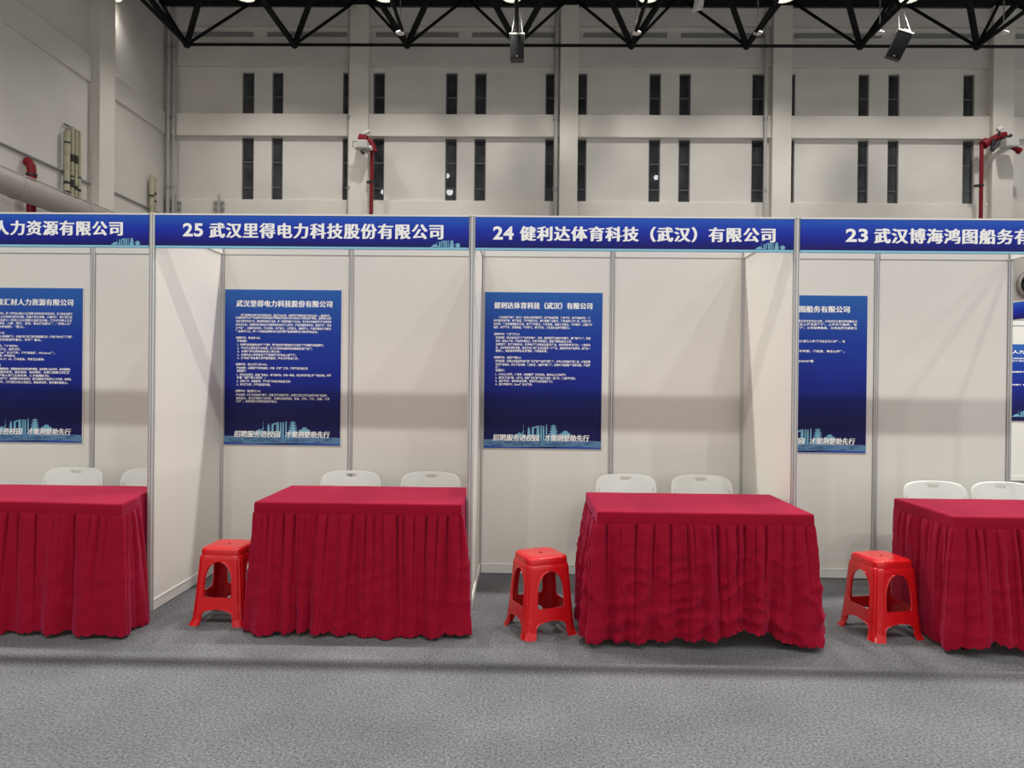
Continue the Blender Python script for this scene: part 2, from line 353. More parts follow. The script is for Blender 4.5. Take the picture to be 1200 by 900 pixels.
# loudspeakers
def speaker(px, py, Y, w, h, tilt, yaw, label):
    p = atY(px, py, Y)
    t = empty('loudspeaker', p, label, 'speaker', 'hanging loudspeakers')
    R = Matrix.Rotation(yaw, 4, 'Z') @ Matrix.Rotation(tilt[1], 4, 'Y') @ Matrix.Rotation(tilt[0], 4, 'X')
    def put(o): o.matrix_local = R; return o
    bm = nb(); box(bm, -w / 2, w / 2, -0.11, 0.20, -h / 2, h / 2); put(obj('cabinet', bm, M['blackmetal'], t, bevel=0.015))
    bm = nb(); box(bm, -w / 2 + 0.012, w / 2 - 0.012, -0.125, -0.108, -h / 2 + 0.012, h / 2 - 0.012); put(obj('grille', bm, M['grille'], t, bevel=0.006))
    bm = nb(); box(bm, -w / 2 - 0.02, w / 2 + 0.02, -0.13, 0.22, h / 2, h / 2 + 0.035); put(obj('top_plate', bm, M['beige'], t, bevel=0.008))
    bm = nb(); box(bm, -0.014, 0.014, -0.13, -0.124, -h / 2 + 0.03, -h / 2 + 0.055); put(obj('badge', bm, M['disc'], t))
    bm = nb(); box(bm, -0.06, 0.06, -0.02, 0.10, h / 2 + 0.035, h / 2 + 0.09); put(obj('hanging_bracket', bm, M['disc'], t, bevel=0.01))
    for s in (-1, 1):
        a = R @ Vector((s * w * 0.42, 0.0, h / 2 + 0.03))
        bm = nb(); tube(bm, [a, Vector((a.x * 0.35, 0.05, h / 2 + 0.75))], 0.0045, 6); obj('cable', bm, M['grey_steel'], t)
    bm = nb(); tube(bm, [(0, 0.05, h / 2 + 0.73), (0, 0.05, ZT - p.z)], 0.03, 8); obj('hanging_bar', bm, M['darkbeam'], t)
speaker(606, 56.5, 17.2, 0.34, 0.57, (math.radians(3), 0), 0, 'black loudspeaker hanging upright in front of the roof truss')
speaker(1053, 54, 17.2, 0.35, 0.60, (math.radians(14), math.radians(24)), math.radians(-12), 'black loudspeaker hanging tilted under the roof truss')
# loose white sheet hanging from the truss
p = atY(820, 4, 16.6); bm = nb(); rows = []
for j in range(7):
    z = 0.22 - j * 0.075; rows.append([bm.verts.new((-0.10 + i * 0.05 + j * -0.012, 0.03 * math.sin(i * 1.3 + j * 0.5), z + 0.02 * i)) for i in range(6)])
for j in range(6):
    for i in range(5): bm.faces.new((rows[j][i], rows[j][i + 1], rows[j + 1][i + 1], rows[j + 1][i]))
o = obj('hanging_sheet', bm, M['disc'], loc=p, smooth=True); md = o.modifiers.new('thick', 'SOLIDIFY'); md.thickness = 0.006
tag(o, 'scrap of pale sheet dangling from the truss between two bright lamps', 'sheet')

# ------------------------------------------------------------------ pipes and fittings on the walls
def downpipe(px, Y, r, label, z1=12.0, dbl=False):
    p = atY(px, 150, Y); t = empty('downpipe', (p.x, Y, 0), label, 'pipe', 'pipes running up the back wall')
    bm = nb(); tube(bm, [(0, 0, 0), (0, 0, z1)], r, 12); obj('pipe_run', bm, M['pipe_grey'], t, smooth='auto')
    for z in (6.9, 8.9, 10.9):
        bm = nb(); tube(bm, [(0, 0, z - 0.05), (0, 0, z + 0.05)], r * 1.25, 12); obj('clamp', bm, M['grey_steel'], t, smooth='auto')
downpipe(410, YW - 0.22, 0.055, 'slim pale pipe running up the wall just left of the column behind fascia 25')
downpipe(651.5, YW - 0.2, 0.06, 'pale pipe on the wall left of the column above fascia 24')
downpipe(897, YW - 0.24, 0.05, 'pale pipe on the wall left of the column near the right end of fascia 24')
downpipe(197.3, YW - 0.22, 0.055, 'pale pipe running up the hall corner above fascia 25')
downpipe(203.6, YW - 0.22, 0.035, 'thinner pale pipe beside the corner pipe, on its right')
def rod(name, pts, r, m, label, cat, n=10, extra=None):
    o = Vector(pts[0]); t = empty(name, o, label, cat); bm = nb(); tube(bm, [Vector(p) - o for p in pts], r, n); obj('pipe_run', bm, m, t, smooth='auto'); return t
# big duct along the left wall
a, b = atX(0, 227, -9.85), atX(88, 249, -9.85)
duct = empty('air_duct', (-9.78, 2.0, 5.12), 'thick grey round duct running along the left wall', 'duct')
bm = nb(); tube(bm, [(0, 0, 0), (0, YW - 2.75, 0)], 0.235, 24); obj('duct_body', bm, M['duct'], duct, smooth='auto')
for y in range(1, 16, 2):
    bm = nb(); tube(bm, [(0, y, 0), (0, y + 0.05, 0)], 0.25, 24); obj('duct_band', bm, M['duct'], duct, smooth='auto')
bm = nb(); tube(bm, [(-0.1, 0, 0.32), (-0.1, YW - 2.75, 0.32)], 0.015, 6); obj('cable_rail', bm, M['pipe_grey'], duct)
for y in range(0, 17):
    bm = nb(); box(bm, -0.115, -0.085, y + 0.4, y + 0.43, 0.2, 0.32); obj('rail_post', bm, M['pipe_grey'], duct)
rod('conduit', [(XL + 0.032, 2.0, 6.04), (XL + 0.032, 16.04, 6.04)], 0.028, M['grey_steel'], 'thin grey conduit running level along the left wall above the thick duct', 'pipe')
rod('conduit', [(XL + 0.03, 16.66, 6.1), (XL + 0.03, YW - 0.32, 6.1)], 0.025, M['grey_steel'], 'thin grey conduit on the left wall past the pilaster, near the corner', 'pipe')
p = atX(37, 200, XL + 0.155); t = empty('red_pipe', (p.x, p.y, 0), 'short fat dark red pipe rising behind the grey duct on the left wall', 'pipe')
bm = nb(); tube(bm, [(0, 0, 0), (0, 0, 5.70), (-0.01, 0, 5.80), (-0.05, 0, 5.88), (-0.115, 0, 5.905)], 0.085, 14); obj('pipe_run', bm, M['red_pipe'], t, smooth='auto')
bm = nb(); tube(bm, [(0, 0, 5.60), (0, 0, 5.64)], 0.105, 14); obj('clamp', bm, M['blackmetal'], t, smooth='auto')
def sleeve(px, ytop, r, label, bands):
    p = atX(px, ytop, XL + r + 0.075); t = empty('cable_sleeve', (p.x, p.y, 0), label, 'pipe', 'taped cable sleeves on the left wall')
    bm = nb(); pts = []
    for i in range(24): z = p.z * i / 23; pts.append((0, 0, z))
    tube(bm, pts, [r * (1 + 0.06 * math.sin(i * 2.1)) for i in range(24)], 12); obj('sleeve', bm, M['hose'], t, smooth='auto')
    for z, h in bands:
        bm = nb(); tube(bm, [(0, 0, z), (0, 0, z + h)], r * 1.12, 12); obj('tape_band', bm, M['tape'], t, smooth='auto')
sleeve(79, 153, 0.058, 'pale taped cable sleeve, leftmost of the four by the pilaster', [(6.65, 0.04), (5.75, 0.06), (5.5, 0.1)])
sleeve(84.5, 149, 0.048, 'pale taped cable sleeve, second of the four by the pilaster', [(6.3, 0.16), (5.95, 0.04), (5.72, 0.18), (5.35, 0.08)])
sleeve(89, 152, 0.045, 'pale taped cable sleeve, third of the four by the pilaster', [(6.3, 0.18), (5.7, 0.1), (5.5, 0.07), (5.3, 0.1)])
sleeve(93, 155, 0.043, 'pale taped cable sleeve next to the pilaster, fourth of its row', [(6.0, 0.04), (5.7, 0.06)])
sleeve(178, 206, 0.06, 'pale cable sleeve near the hall corner, left one of two', [(6.4, 0.05)])
sleeve(181.5, 208, 0.045, 'pale cable sleeve near the hall corner, right one of two', [(6.5, 0.06), (6.3, 0.05)])
bm = nb(); a = atX(75, 145, XL + 0.05); b = atX(94, 155, XL + 0.05); tube(bm, [Vector((0, 0, 0)), b - a], 0.015, 6); o = obj('sleeve_bracket', bm, M['blackmetal'], loc=a); tag(o, 'thin black bracket holding the tops of the four taped sleeves', 'bracket')
for px, lab in ((206.5, 'small grey steel bracket on the sill next to the corner pipes'), (257, 'small grey steel bracket on the sill standing clear of the corner')):
    p = atY(px, 248, YW - 0.12); t = empty('wall_bracket', (p.x, p.y - 0.03, 6.1), lab, 'bracket', 'steel brackets on the wall sill')
    bm = nb(); box(bm, -0.04, 0.04, -0.03, 0.03, 0, 0.62); obj('upright', bm, M['pipe_grey'], t, bevel=0.01)
    bm = nb()
    for z in (0.18, 0.36): box(bm, -0.16, -0.04, -0.02, 0.02, z, z + 0.06); box(bm, 0.04, 0.15, -0.02, 0.02, z, z + 0.06)
    obj('cross_lug', bm, M['grey_steel'], t)

def cannon(px_riser, Y, parts, label):
    base = atY(px_riser, 200, Y); t = empty('fire_water_cannon', (base.x, Y, 0), label, 'water cannon', 'fire water cannons on the back wall')
    def L(px, py, dy=0.0): q = atY(px, py, Y); return Vector((q.x - base.x, dy, q.z))
    top = L(px_riser, parts['top'])
    bm = nb(); tube(bm, [(0, 0, 0), (0, 0, top.z)], 0.05, 12); obj('riser_pipe', bm, M['red_pipe'], t, smooth='auto')
    bm = nb(); tube(bm, [(0, 0, 7.0), (0, 0, 7.05)], 0.07, 12); box(bm, -0.15, 0, 0, 0.1, 7.0, 7.05); obj('clamp', bm, M['blackmetal'], t)
    for nm, m, pts, r in parts['tubes']:
        bm = nb(); tube(bm, [L(*q) for q in pts], r, 12); obj(nm, bm, M[m], t, smooth='auto')
    for nm, m, x0, y0, x1, y1, dy, dep in parts['boxes']:
        A, B = L(x0, y1), L(x1, y0); bm = nb(); box(bm, A.x, B.x, dy - dep / 2, dy + dep / 2, A.z, B.z); obj(nm, bm, M[m], t, bevel=0.03)
cannon(435.5, YW - 0.42, dict(top=176,
    tubes=[('elbow', 'red_pipe', [(435.5, 178), (437, 172), (434, 166), (429, 164)], 0.09), ('flange', 'red_pipe', [(422, 164, -0.1), (431, 166, -0.1)], 0.14),
           ('sensor', 'disc', [(428, 158, -0.1), (434, 155, -0.1)], 0.055), ('nozzle', 'blackmetal', [(427, 181, -0.3), (429, 184, -0.3)], 0.05),
           ('handle_ring', 'pipe_grey', [(422, 169, -0.3), (417, 170, -0.3), (416.5, 176, -0.3), (421, 179, -0.3)], 0.025), ('hub', 'disc', [(434.5, 176, -0.15), (437.5, 175, -0.15)], 0.07), ('valve', 'red_pipe', [(437, 169), (440, 178)], 0.06)],
    boxes=[('body', 'cannon', 421, 169, 434, 179, -0.25, 0.3), ('motor', 'blackmetal', 423, 160, 431, 163, -0.1, 0.2)]), 'red and grey fire water cannon on a red riser above fascia 25')
cannon(1150, YW - 0.42, dict(top=168,
    tubes=[('arm', 'red_pipe', [(1150, 168), (1156, 168), (1164, 163), (1172, 159), (1178, 158)], 0.09), ('lower_arm', 'blackmetal', [(1160, 178, -0.1), (1168, 168, -0.1), (1182, 160, -0.1)], 0.045),
           ('sensor', 'disc', [(1166, 154, -0.1), (1171, 151.5, -0.1)], 0.055), ('sensor_stem', 'blackmetal', [(1168, 154, -0.1), (1168, 160, -0.1)], 0.03),
           ('nozzle', 'red_pipe', [(1179, 176, -0.25), (1188, 181, -0.25)], 0.065), ('nozzle_tip', 'red_pipe', [(1185, 179.5, -0.25), (1188, 181, -0.25)], 0.085), ('flange', 'red_pipe', [(1152, 170), (1157, 166)], 0.13), ('joint', 'red_pipe', [(1173, 158), (1179, 166)], 0.08),
           ('strut', 'blackmetal', [(1161, 165, -0.1), (1160, 178, -0.1)], 0.05)],
    boxes=[('body', 'cannon', 1168, 167, 1183, 177, -0.25, 0.3)]), 'red and grey fire water cannon on a red riser above fascia 23')
# lights of the street seen through the lower windows
for px, py, r, lab in ((527, 225, 0.09, 'bright round outdoor light seen low in a lower window above fascia 25'), (524, 206, 0.05, 'smaller outdoor light above the bright one, in the same window'),
                       (449, 225, 0.04, 'small outdoor light seen beside the left water cannon riser'), (769, 208, 0.06, 'outdoor light seen through a lower window above fascia 24'), (927, 100, 0.03, 'tiny outdoor light seen through an upper window')):
    p = atY(px, py, 23.42); bm = nb(); bmesh.ops.create_icosphere(bm, subdivisions=2, radius=max(0.085, r * 1.3))
    o = obj('outdoor_light', bm, M.setdefault('street', mat('street_light', (1, 1, 1), emit=((1, 0.97, 0.92), 8))), loc=p, smooth=True); tag(o, lab, 'outdoor light', 'outdoor lights beyond the windows')
# round air nozzle on the back wall, far right
p = atY(1204, 335, YW); t = empty('air_nozzle', (p.x, YW - 0.1, p.z), 'round grey ventilation nozzle on the back wall at the right edge', 'vent')
bm = nb(); lathe(bm, [(0.40, 0.0), (0.42, -0.12), (0.38, -0.16), (0.33, -0.12), (0.31, 0.0), (0.0, 0.02)], (0, 0, 0), 'y', 32); obj('nozzle_ring', bm, M['duct'], t, smooth='auto')
bm = nb(); lathe(bm, [(0.22, 0.0), (0.24, -0.10), (0.19, -0.12), (0.12, -0.03), (0.0, -0.02)], (0, 0, 0), 'y', 32); obj('nozzle_cone', bm, M['grey_steel'], t, smooth='auto')
# ------------------------------------------------------------------ booths: posts, panels, fascias
PX, YF, YB = -2.322, 4.257, 5.247            # first front post, front line, back line
ZR = 2.5
def post(x, y, label, group):
    bm = nb(); pts = []
    for k in range(8):
        a0 = 2 * PI * k / 8 + PI / 8
        for da, r in ((-0.30, 0.0205), (-0.18, 0.0205), (-0.17, 0.0085), (0.17, 0.0085), (0.18, 0.0205), (0.30, 0.0205)):
            pts.append((x * 0 + r * math.cos(a0 + da), r * math.sin(a0 + da)))
    lo = [bm.verts.new((p[0], p[1], 0.012)) for p in pts]; hi = [bm.verts.new((p[0], p[1], ZR - 0.006)) for p in pts]; n = len(pts)
    for i in range(n): bm.faces.new((lo[i], lo[(i + 1) % n], hi[(i + 1) % n], hi[i]))
    bm.faces.new(hi); bm.faces.new(lo[::-1])
    t = empty('upright_post', (x, y, 0), label, 'post', group)
    obj('extrusion', bm, M['alu'], t)
    bm = nb(); lathe(bm, [(0.023, 0.0), (0.023, 0.010), (0.012, 0.012)], (0, 0, 0), n=16); obj('levelling_foot', bm, M['grey_steel'], t)
    bm = nb(); lathe(bm, [(0.021, ZR - 0.006), (0.021, ZR), (0.0, ZR + 0.001)], (0, 0, 0), n=16); obj('end_cap', bm, M['rail'], t)
    return t
for k, lab in ((0, 'front aluminium post between the leftmost fascia and fascia 25'), (1, 'front aluminium post between fascia 25 and fascia 24'), (2, 'front aluminium post between fascia 24 and fascia 23'), (3, 'front aluminium post at the right end of fascia 23')):
    post(PX + 2 * k, YF, lab, 'front posts of the booths')
for k, lab in ((-0.5, 'back wall post right of the leftmost blue poster'), (0, 'back corner post left of the poster in booth 25'), (0.5, 'back wall post right of the poster in booth 25'),
               (1, 'back corner post left of the poster in booth 24'), (1.5, 'back wall post right of the poster in booth 24'), (2, 'back corner post at the right end of booth 24'),
               (2.5, 'back wall post right of the poster in booth 23'), (3, 'back corner post at the right edge of booth 23')):
    post(PX + 2 * k, YB, lab, 'back posts of the booths')
def panel(p0, p1, label, group):
    """one infill panel between two posts with its top and base rail"""
    a, b = Vector((*p0, 0)), Vector((*p1, 0)); d = (b - a); n = d.length; ang = math.atan2(d.y, d.x)
    t = empty('partition_panel', (a + b) / 2, label, 'partition', group, ang); h = n / 2 - 0.021
    bm = nb(); box(bm, -h, h, -0.003, 0.003, 0.068, ZR - 0.068); obj('panel_sheet', bm, M['panel'], t)
    bm = nb(); box(bm, -h, h, -0.011, 0.011, ZR - 0.072, ZR - 0.004); box(bm, -h, h, -0.013, 0.013, ZR - 0.074, ZR - 0.069); obj('top_rail', bm, M['rail'], t)
    bm = nb(); box(bm, -h, h, -0.011, 0.011, 0.006, 0.072); box(bm, -h, h, -0.013, 0.013, 0.068, 0.073); obj('base_rail', bm, M['rail'], t)
    return t
for k, lab in ((-1, 'white back wall panel behind the leftmost blue poster'), (-0.5, 'bare white back wall panel of the leftmost booth, beside its poster'),
               (0, 'white back wall panel behind the poster in booth 25'), (0.5, 'bare white back wall panel right of the poster in booth 25'),
               (1, 'white back wall panel behind the poster in booth 24'), (1.5, 'bare white back wall panel right of the poster in booth 24'),
               (2, 'white back wall panel behind the poster in booth 23'), (2.5, 'bare white back wall panel right of the poster in booth 23')):
    panel((PX + 2 * k, YB), (PX + 2 * k + 1, YB), lab, 'back wall panels of the booths')
for k, lab in ((0, 'white side partition left of the red stool in booth 25'), (1, 'white side partition between booth 25 and booth 24, seen almost edge on'), (2, 'white side partition at the right of booth 24')):
    panel((PX + 2 * k, YF), (PX + 2 * k, YB), lab, 'side partitions of the booths')
bm = nb(); box(bm, -0.011, 0.011, 0.021, 0.97, ZR - 0.072, ZR - 0.004); o = obj('side_rail', bm, M['rail'], loc=(PX + 6, YF, 0)); tag(o, 'white top rail over the open right side of booth 23', 'rail')

def skyline(bmset, x0, z0, s, y):
    """print of towers, gate, pagoda, bridge and hall; unit = pixels of the print, origin left bottom"""
    L = bmset['sky']
    def P(pts, dy=0): poly(L, [(x0 + px * s, z0 + pz * s) for px, pz in pts], y - dy)
    def R(a, b, c, d, dy=0): P([(a, c), (b, c), (b, d), (a, d)], dy)
    P([(285, 60), (340, 105), (362, 110), (372, 122), (385, 118), (390, 105), (425, 105), (425, 75), (395, 62)]); P([(392, 108), (412, 135), (424, 140), (418, 125), (408, 112)], .0002); R(411, 414, 120, 200, .0003)
    R(432, 452, 60, 88); P([(455, 60), (457, 150), (463, 168), (468, 182), (473, 168), (479, 150), (481, 60)], .0002); R(453, 483, 118, 124, .0004)
    P([(497, 60), (497, 172), (560, 194), (560, 178), (519, 162), (519, 60)], .0002); P([(545, 178), (545, 60), (572, 60), (572, 186), (560, 194)], .0004)
    R(583, 597, 50, 193, .0002); R(606, 622, 50, 185, .0002); P([(606, 185), (614, 194), (622, 185)], .0002); P([(637, 50), (637, 196), (643, 206), (650, 196), (650, 50)], .0002)
    for i in range(5):
        zz = 78 + i * 25; w = 47 - i * 5
        R(712 - w * 0.66, 712 + w * 0.66, zz - 14, zz + 4, .0002)
        P([(712 - w * 1.12, zz + 13), (712 - w, zz + 3), (712 + w, zz + 3), (712 + w * 1.12, zz + 13), (712 + w * 0.55, zz + 14), (712 - w * 0.55, zz + 14)], .0004)
    P([(698, 191), (726, 191), (712, 208)], .0003)
    R(665, 760, 50, 70)
    P([(772, 112), (795, 122), (865, 122), (888, 112), (886, 106), (774, 106)], .0002); P([(800, 124), (815, 142), (846, 142), (860, 124)], .0004); R(790, 872, 60, 106)
def fascia(k, x_num, num, x_name, name, zc, hn, label, sk=True, name_z=None):
    x0, x1 = PX + 2 * k + 0.021, PX + 2 * k + 1.979; zb, zt = 2.296, 2.488
    t = empty('fascia_sign', (0, YF, 0), label, 'sign', 'blue fascia signs over the booths')
    bm = nb(); box(bm, x0, x1, -0.012, 0.010, zb, zt); bd = obj('board', bm, M['fascia'], t)
    bm = nb(); box(bm, x0, x1, -0.015, 0.012, zt, zt + 0.010); obj('top_rail', bm, M['rail'], t)
    bm = nb(); box(bm, x0, x1, -0.0126, 0.0105, zb - 0.012, zb + 0.001); obj('cyan_edge', bm, M['cyan_ink'], t)
    if num:
        bm = nb(); text_into(bm, num, atY(x_num[0], 270, YF).x, atY(x_num[1], 270, YF).x, zc, hn * 0.86, -0.0128, bold=0.03, res=6, space=1.06); obj('stand_number', bm, M['white_ink'], bd, recalc=False)
    bm = nb(); text_into(bm, name, atY(x_name[0], 270, YF).x, atY(x_name[1], 270, YF).x, zc - 0.002, hn * 0.95, -0.0128, res=4, song=0.0050, space=1.13); obj('company_name', bm, M['white_ink'], bd, recalc=False)
    if sk:
        L = nb(); skyline({'sky': L}, x1 - 0.325, zb - 0.0155, 0.00031, -0.0135); obj('skyline_print', L, M['sky_ink'], bd, recalc=False)
fascia(-1, None, None, (-62, 144.5), '晨汇材人力资源有限公司', atY(80, 267.5, YF).z, 0.094, 'blue fascia sign cut by the left picture edge, its lettering ending in 有限公司')
fascia(0, (215.5, 239), '25', (247, 519), '武汉里得电力科技股份有限公司', atY(370, 270.8, YF).z, 0.098, 'blue fascia sign numbered 25 in white')
fascia(1, (578, 602), '24', (610, 907), '健利达体育科技（武汉）有限公司', atY(745, 274.6, YF).z, 0.096, 'blue fascia sign numbered 24 in white')
fascia(2, (990, 1016), '23', (1024, 1266), '武汉博海鸿图船务有限公司', atY(1100, 277.0, YF).z, 0.096, 'blue fascia sign numbered 23 in white')

# ------------------------------------------------------------------ posters
PPM = 803.5 / 5.235
def poster(px_l, px_r, py_t, py_b, head, lines, slogan, label, head_song=0.0030):
    """px_* give the sheet's edges as measured in the photograph; everything printed is placed relative to the sheet"""
    A = atY((px_l + px_r) / 2, (py_t + py_b) / 2, YB - 0.012); W, H = 0.895, 1.19
    t = empty('poster', (A.x, YB - 0.0125, A.z - H / 2), label, 'poster', 'blue recruitment posters')
    cx = (px_l + px_r) / 2
    X = lambda px: (px - cx) / (px_r - px_l) * W
    Z = lambda py: (py_b - py) / (py_b - py_t) * H
    bm = nb(); box(bm, -W / 2 - 0.003, W / 2 + 0.008, 0.001, 0.0085, -0.006, H + 0.008); obj('backing_board', bm, M['rail'], t)
    bm = nb(); box(bm, -W / 2, W / 2, -0.003, 0.001, 0, H); sh = obj('printed_sheet', bm, M['poster'], t)
    u = W / 1165.0
    bm = nb(); n = 30
    top = [(-W / 2 + W * i / n, (86 + 7 * math.sin(PI * i / n) - 9 * i / n) * u) for i in range(n + 1)]
    poly(bm, [(-W / 2, 0), (W / 2, 0)] + top[::-1], -0.0034); obj('ground_print', bm, M['sky_ink_dark'], sh, recalc=False)
    bm = nb(); rnd = random.Random(5)
    poly(bm, [(-W / 2, 0), (W / 2, 0), (W / 2, 14 * u), (W * 0.25, 22 * u), (0.05, 6 * u), (-W * 0.3, 10 * u), (-W / 2, 26 * u)], -0.0036)
    obj('water_print', bm, M['deep_ink'], sh, recalc=False)
    bm = nb()
    for i in range(46):
        x = rnd.uniform(60, 1110); z = rnd.uniform(22, 66); r = rnd.uniform(8, 26)
        poly(bm, [(-W / 2 + (x + r * (1.5 if True else 1) * math.cos(a) * rnd.uniform(0.7, 1.2)) * u, (z + 0.5 * r * math.sin(a)) * u) for a in [2 * PI * q / 9 for q in range(9)]], -0.0038 - i * 0.000004)
    obj('tree_print', bm, M['leaf_ink'], sh, recalc=False)
    L = nb(); skyline({'sky': L}, -W / 2 - 20 * u, 36 * u, u, -0.0042); obj('skyline_print', L, M['sky_ink'], sh, recalc=False)
    hx0, hx1, hy, hs = head
    bm = nb(); text_into(bm, hs, X(hx0), X(hx1), Z(hy), 0.050, -0.0045, res=3, song=head_song, space=1.08); obj('heading', bm, M['white_ink'], sh, recalc=False)
    bm = nb()
    for (y, a, b, s) in lines:
        text_into(bm, s, X(a), X(b), Z(y), 0.0180, -0.0045, bold=0.034, res=2, ref=CJK, space=1.12)
    obj('body_text', bm, M['white_ink'], sh, recalc=False)
    sx0, sx1, sy = slogan
    mid = sx0 + (sx1 - sx0) * 0.5
    for words, a, b in (('招聘服务进校园', sx0, mid - 2), ('才聚荆楚助先行', mid + 4, sx1)):
        bm = nb(); text_into(bm, words, X(a), X(b), Z(sy), 0.049, -0.006, res=3, shear=0.12, song=0.0022); obj('slogan', bm, M['white_ink'], sh, recalc=False)
    return t
def C6(rows): return [(330 + v / 4.5, 240 + a / 4.5, 240 + b / 4.5, s) for v, a, b, s in rows]
def C7(rows): return [(330 + v / 4.5, 550 + a / 4.5, 550 + b / 4.5, s) for v, a, b, s in rows]
def C4(rows): return [(340 + v / 7.5, a, b / 7.5, s) for v, a, b, s in rows]
def C8(rows): return [(345 + v / 9.476, a, 934 + b / 9.476, s) for v, a, b, s in rows]
L25 = C6([(180, 188, 662, '武汉里得电力科技股份有限公司，成立于2007年，总部位于中国光谷产业核心区——葛店经开，'),
 (194, 160, 668, '拥有国内近7600平方米的现代化研发生产基地及近百余人的100余名技术研发生产团队。里得电力已拥'),
 (212, 162, 668, '有多项国家专利技术，荣获国家级科技成果，是一家国家高新技术企业，专于电力设备智慧运维及带电作'),
 (230, 160, 668, '业专业公司。主要研发中压电力设备带电作业机器人系列，产品涵盖带电作业、检修运维、专业'),
 (248, 160, 668, '工器具等，涵盖专业研发、技术咨询、生产加工、工程服务、检修租赁、产品销售及技术服务'),
 (265, 160, 598, '等全链条能力，是一个具有全国竞争力且销售产品遍布国内各地的知名企业。'),
 (299, 160, 292, '·招聘岗位：安全员10人'), (316, 170, 222, '岗位职责：'),
 (335, 170, 628, '1、负责建立和完善安全生产管理制度，落实安全生产责任制及各项安全管理规章制度的检查落实；'),
 (353, 170, 568, '2、参与开工前安全技术交底，施工现场作业前的安全检查及监督执行；'),
 (370, 170, 398, '3、负责维护机具的检修及保养工作；'), (388, 170, 483, '4、负责作业人员的安全教育培训和特种作业人员管理；'),
 (405, 170, 495, '5、协助处理安全事故的调查和善后，参与各种安全活动。'),
 (438, 160, 330, '·招聘岗位：电力工程人员100人'), (457, 168, 545, '岗位职责：从事配网不停电检修、抢修、维护等工作，能够适应外地工作'), (473, 168, 218, '任职要求：'),
 (493, 168, 670, '1、相关专业学历，发电厂及电力、电气自动化、机电一体化、电力系统继电保护等专业优先，经验'),
 (508, 168, 320, '丰富（退伍军人优先）；'), (526, 168, 455, '2、身体健康，吃苦耐劳，能适应野外电力作业及工作；'), (544, 168, 347, '3、学习能力强，能适应长期出差。'),
 (578, 160, 297, '·招聘岗位：售后服务10人'), (598, 165, 650, '岗位职责：根据公司及客户需求，负责工程项目的实施，负责技术及工程项目的现场技术指导，'),
 (616, 165, 662, '售后服务，解决现场的技术问题，负责项目的培训、安装、调试、验收、巡检、维护'), (632, 165, 385, '工作等，完成领导工作安排及其他任务。')])
L24 = C7([(191, 150, 635, '健利达体育科技（武汉）有限公司经营范围：体育用品销售、健身器材、体育场地设施、健'),
 (208, 125, 637, '身设备研发销售、体育用品、器材安装设计、体育赛事策划服务、健身休闲活动策划、文化活动'),
 (226, 125, 645, '及展览、健身房配套服务项目，体育健康服务、健康咨询、信息技术服务、运动场馆、大型活动'),
 (243, 125, 528, '组织、体育器材、文具用品、器材租赁、体育文化、工艺品礼品的销售服务。'),
 (279, 125, 265, '·招聘岗位：健身教练5人'), (298, 137, 637, '岗位职责：通过电话及网络平台寻找客户、沟通，及时挖掘潜在客户的需求，进行客户推广、跟进'),
 (315, 137, 540, '回访，促成上下单，产品的销售任务，对客户跟踪服务，配合运营完成业务工作。'),
 (333, 137, 637, '任职要求：性格开朗外向，热爱体育健身事业及服务行业，有较强的学习能力，一定的抗'),
 (351, 137, 637, '压、专业素养及团队精神，有志于在健身行业长远发展一个平台，具有较好的产品意识，应届生一'),
 (367, 137, 410, '视同仁，具有良好的团队合作精神，能吃苦耐劳。'),
 (402, 125, 273, '·招聘岗位：品牌运营6人'), (421, 137, 637, '岗位职责：负责公司品牌和自媒体等新媒体平台的运营推广，对线上市场的产品策划，对品牌营'),
 (439, 137, 637, '销及产品卖点，提供产品文案，策划分析、品牌运营推广，负责对各短视频平台的内容，产品展'),
 (455, 137, 160, '示等。'), (470, 137, 187, '任职要求：'), (491, 137, 510, '1、大专以上学历，广告学、市场营销等相关专业，两年以上工作经验；'),
 (509, 137, 560, '2、掌握新媒体运营、小红书、抖音等新媒体平台大致流程，有活动，策划经验优先；'),
 (526, 137, 440, '3、思维敏捷，有较强的沟通、写作能力以及执行力；'), (543, 137, 333, '4、熟练使用PPT、Excel等办公软件。')])
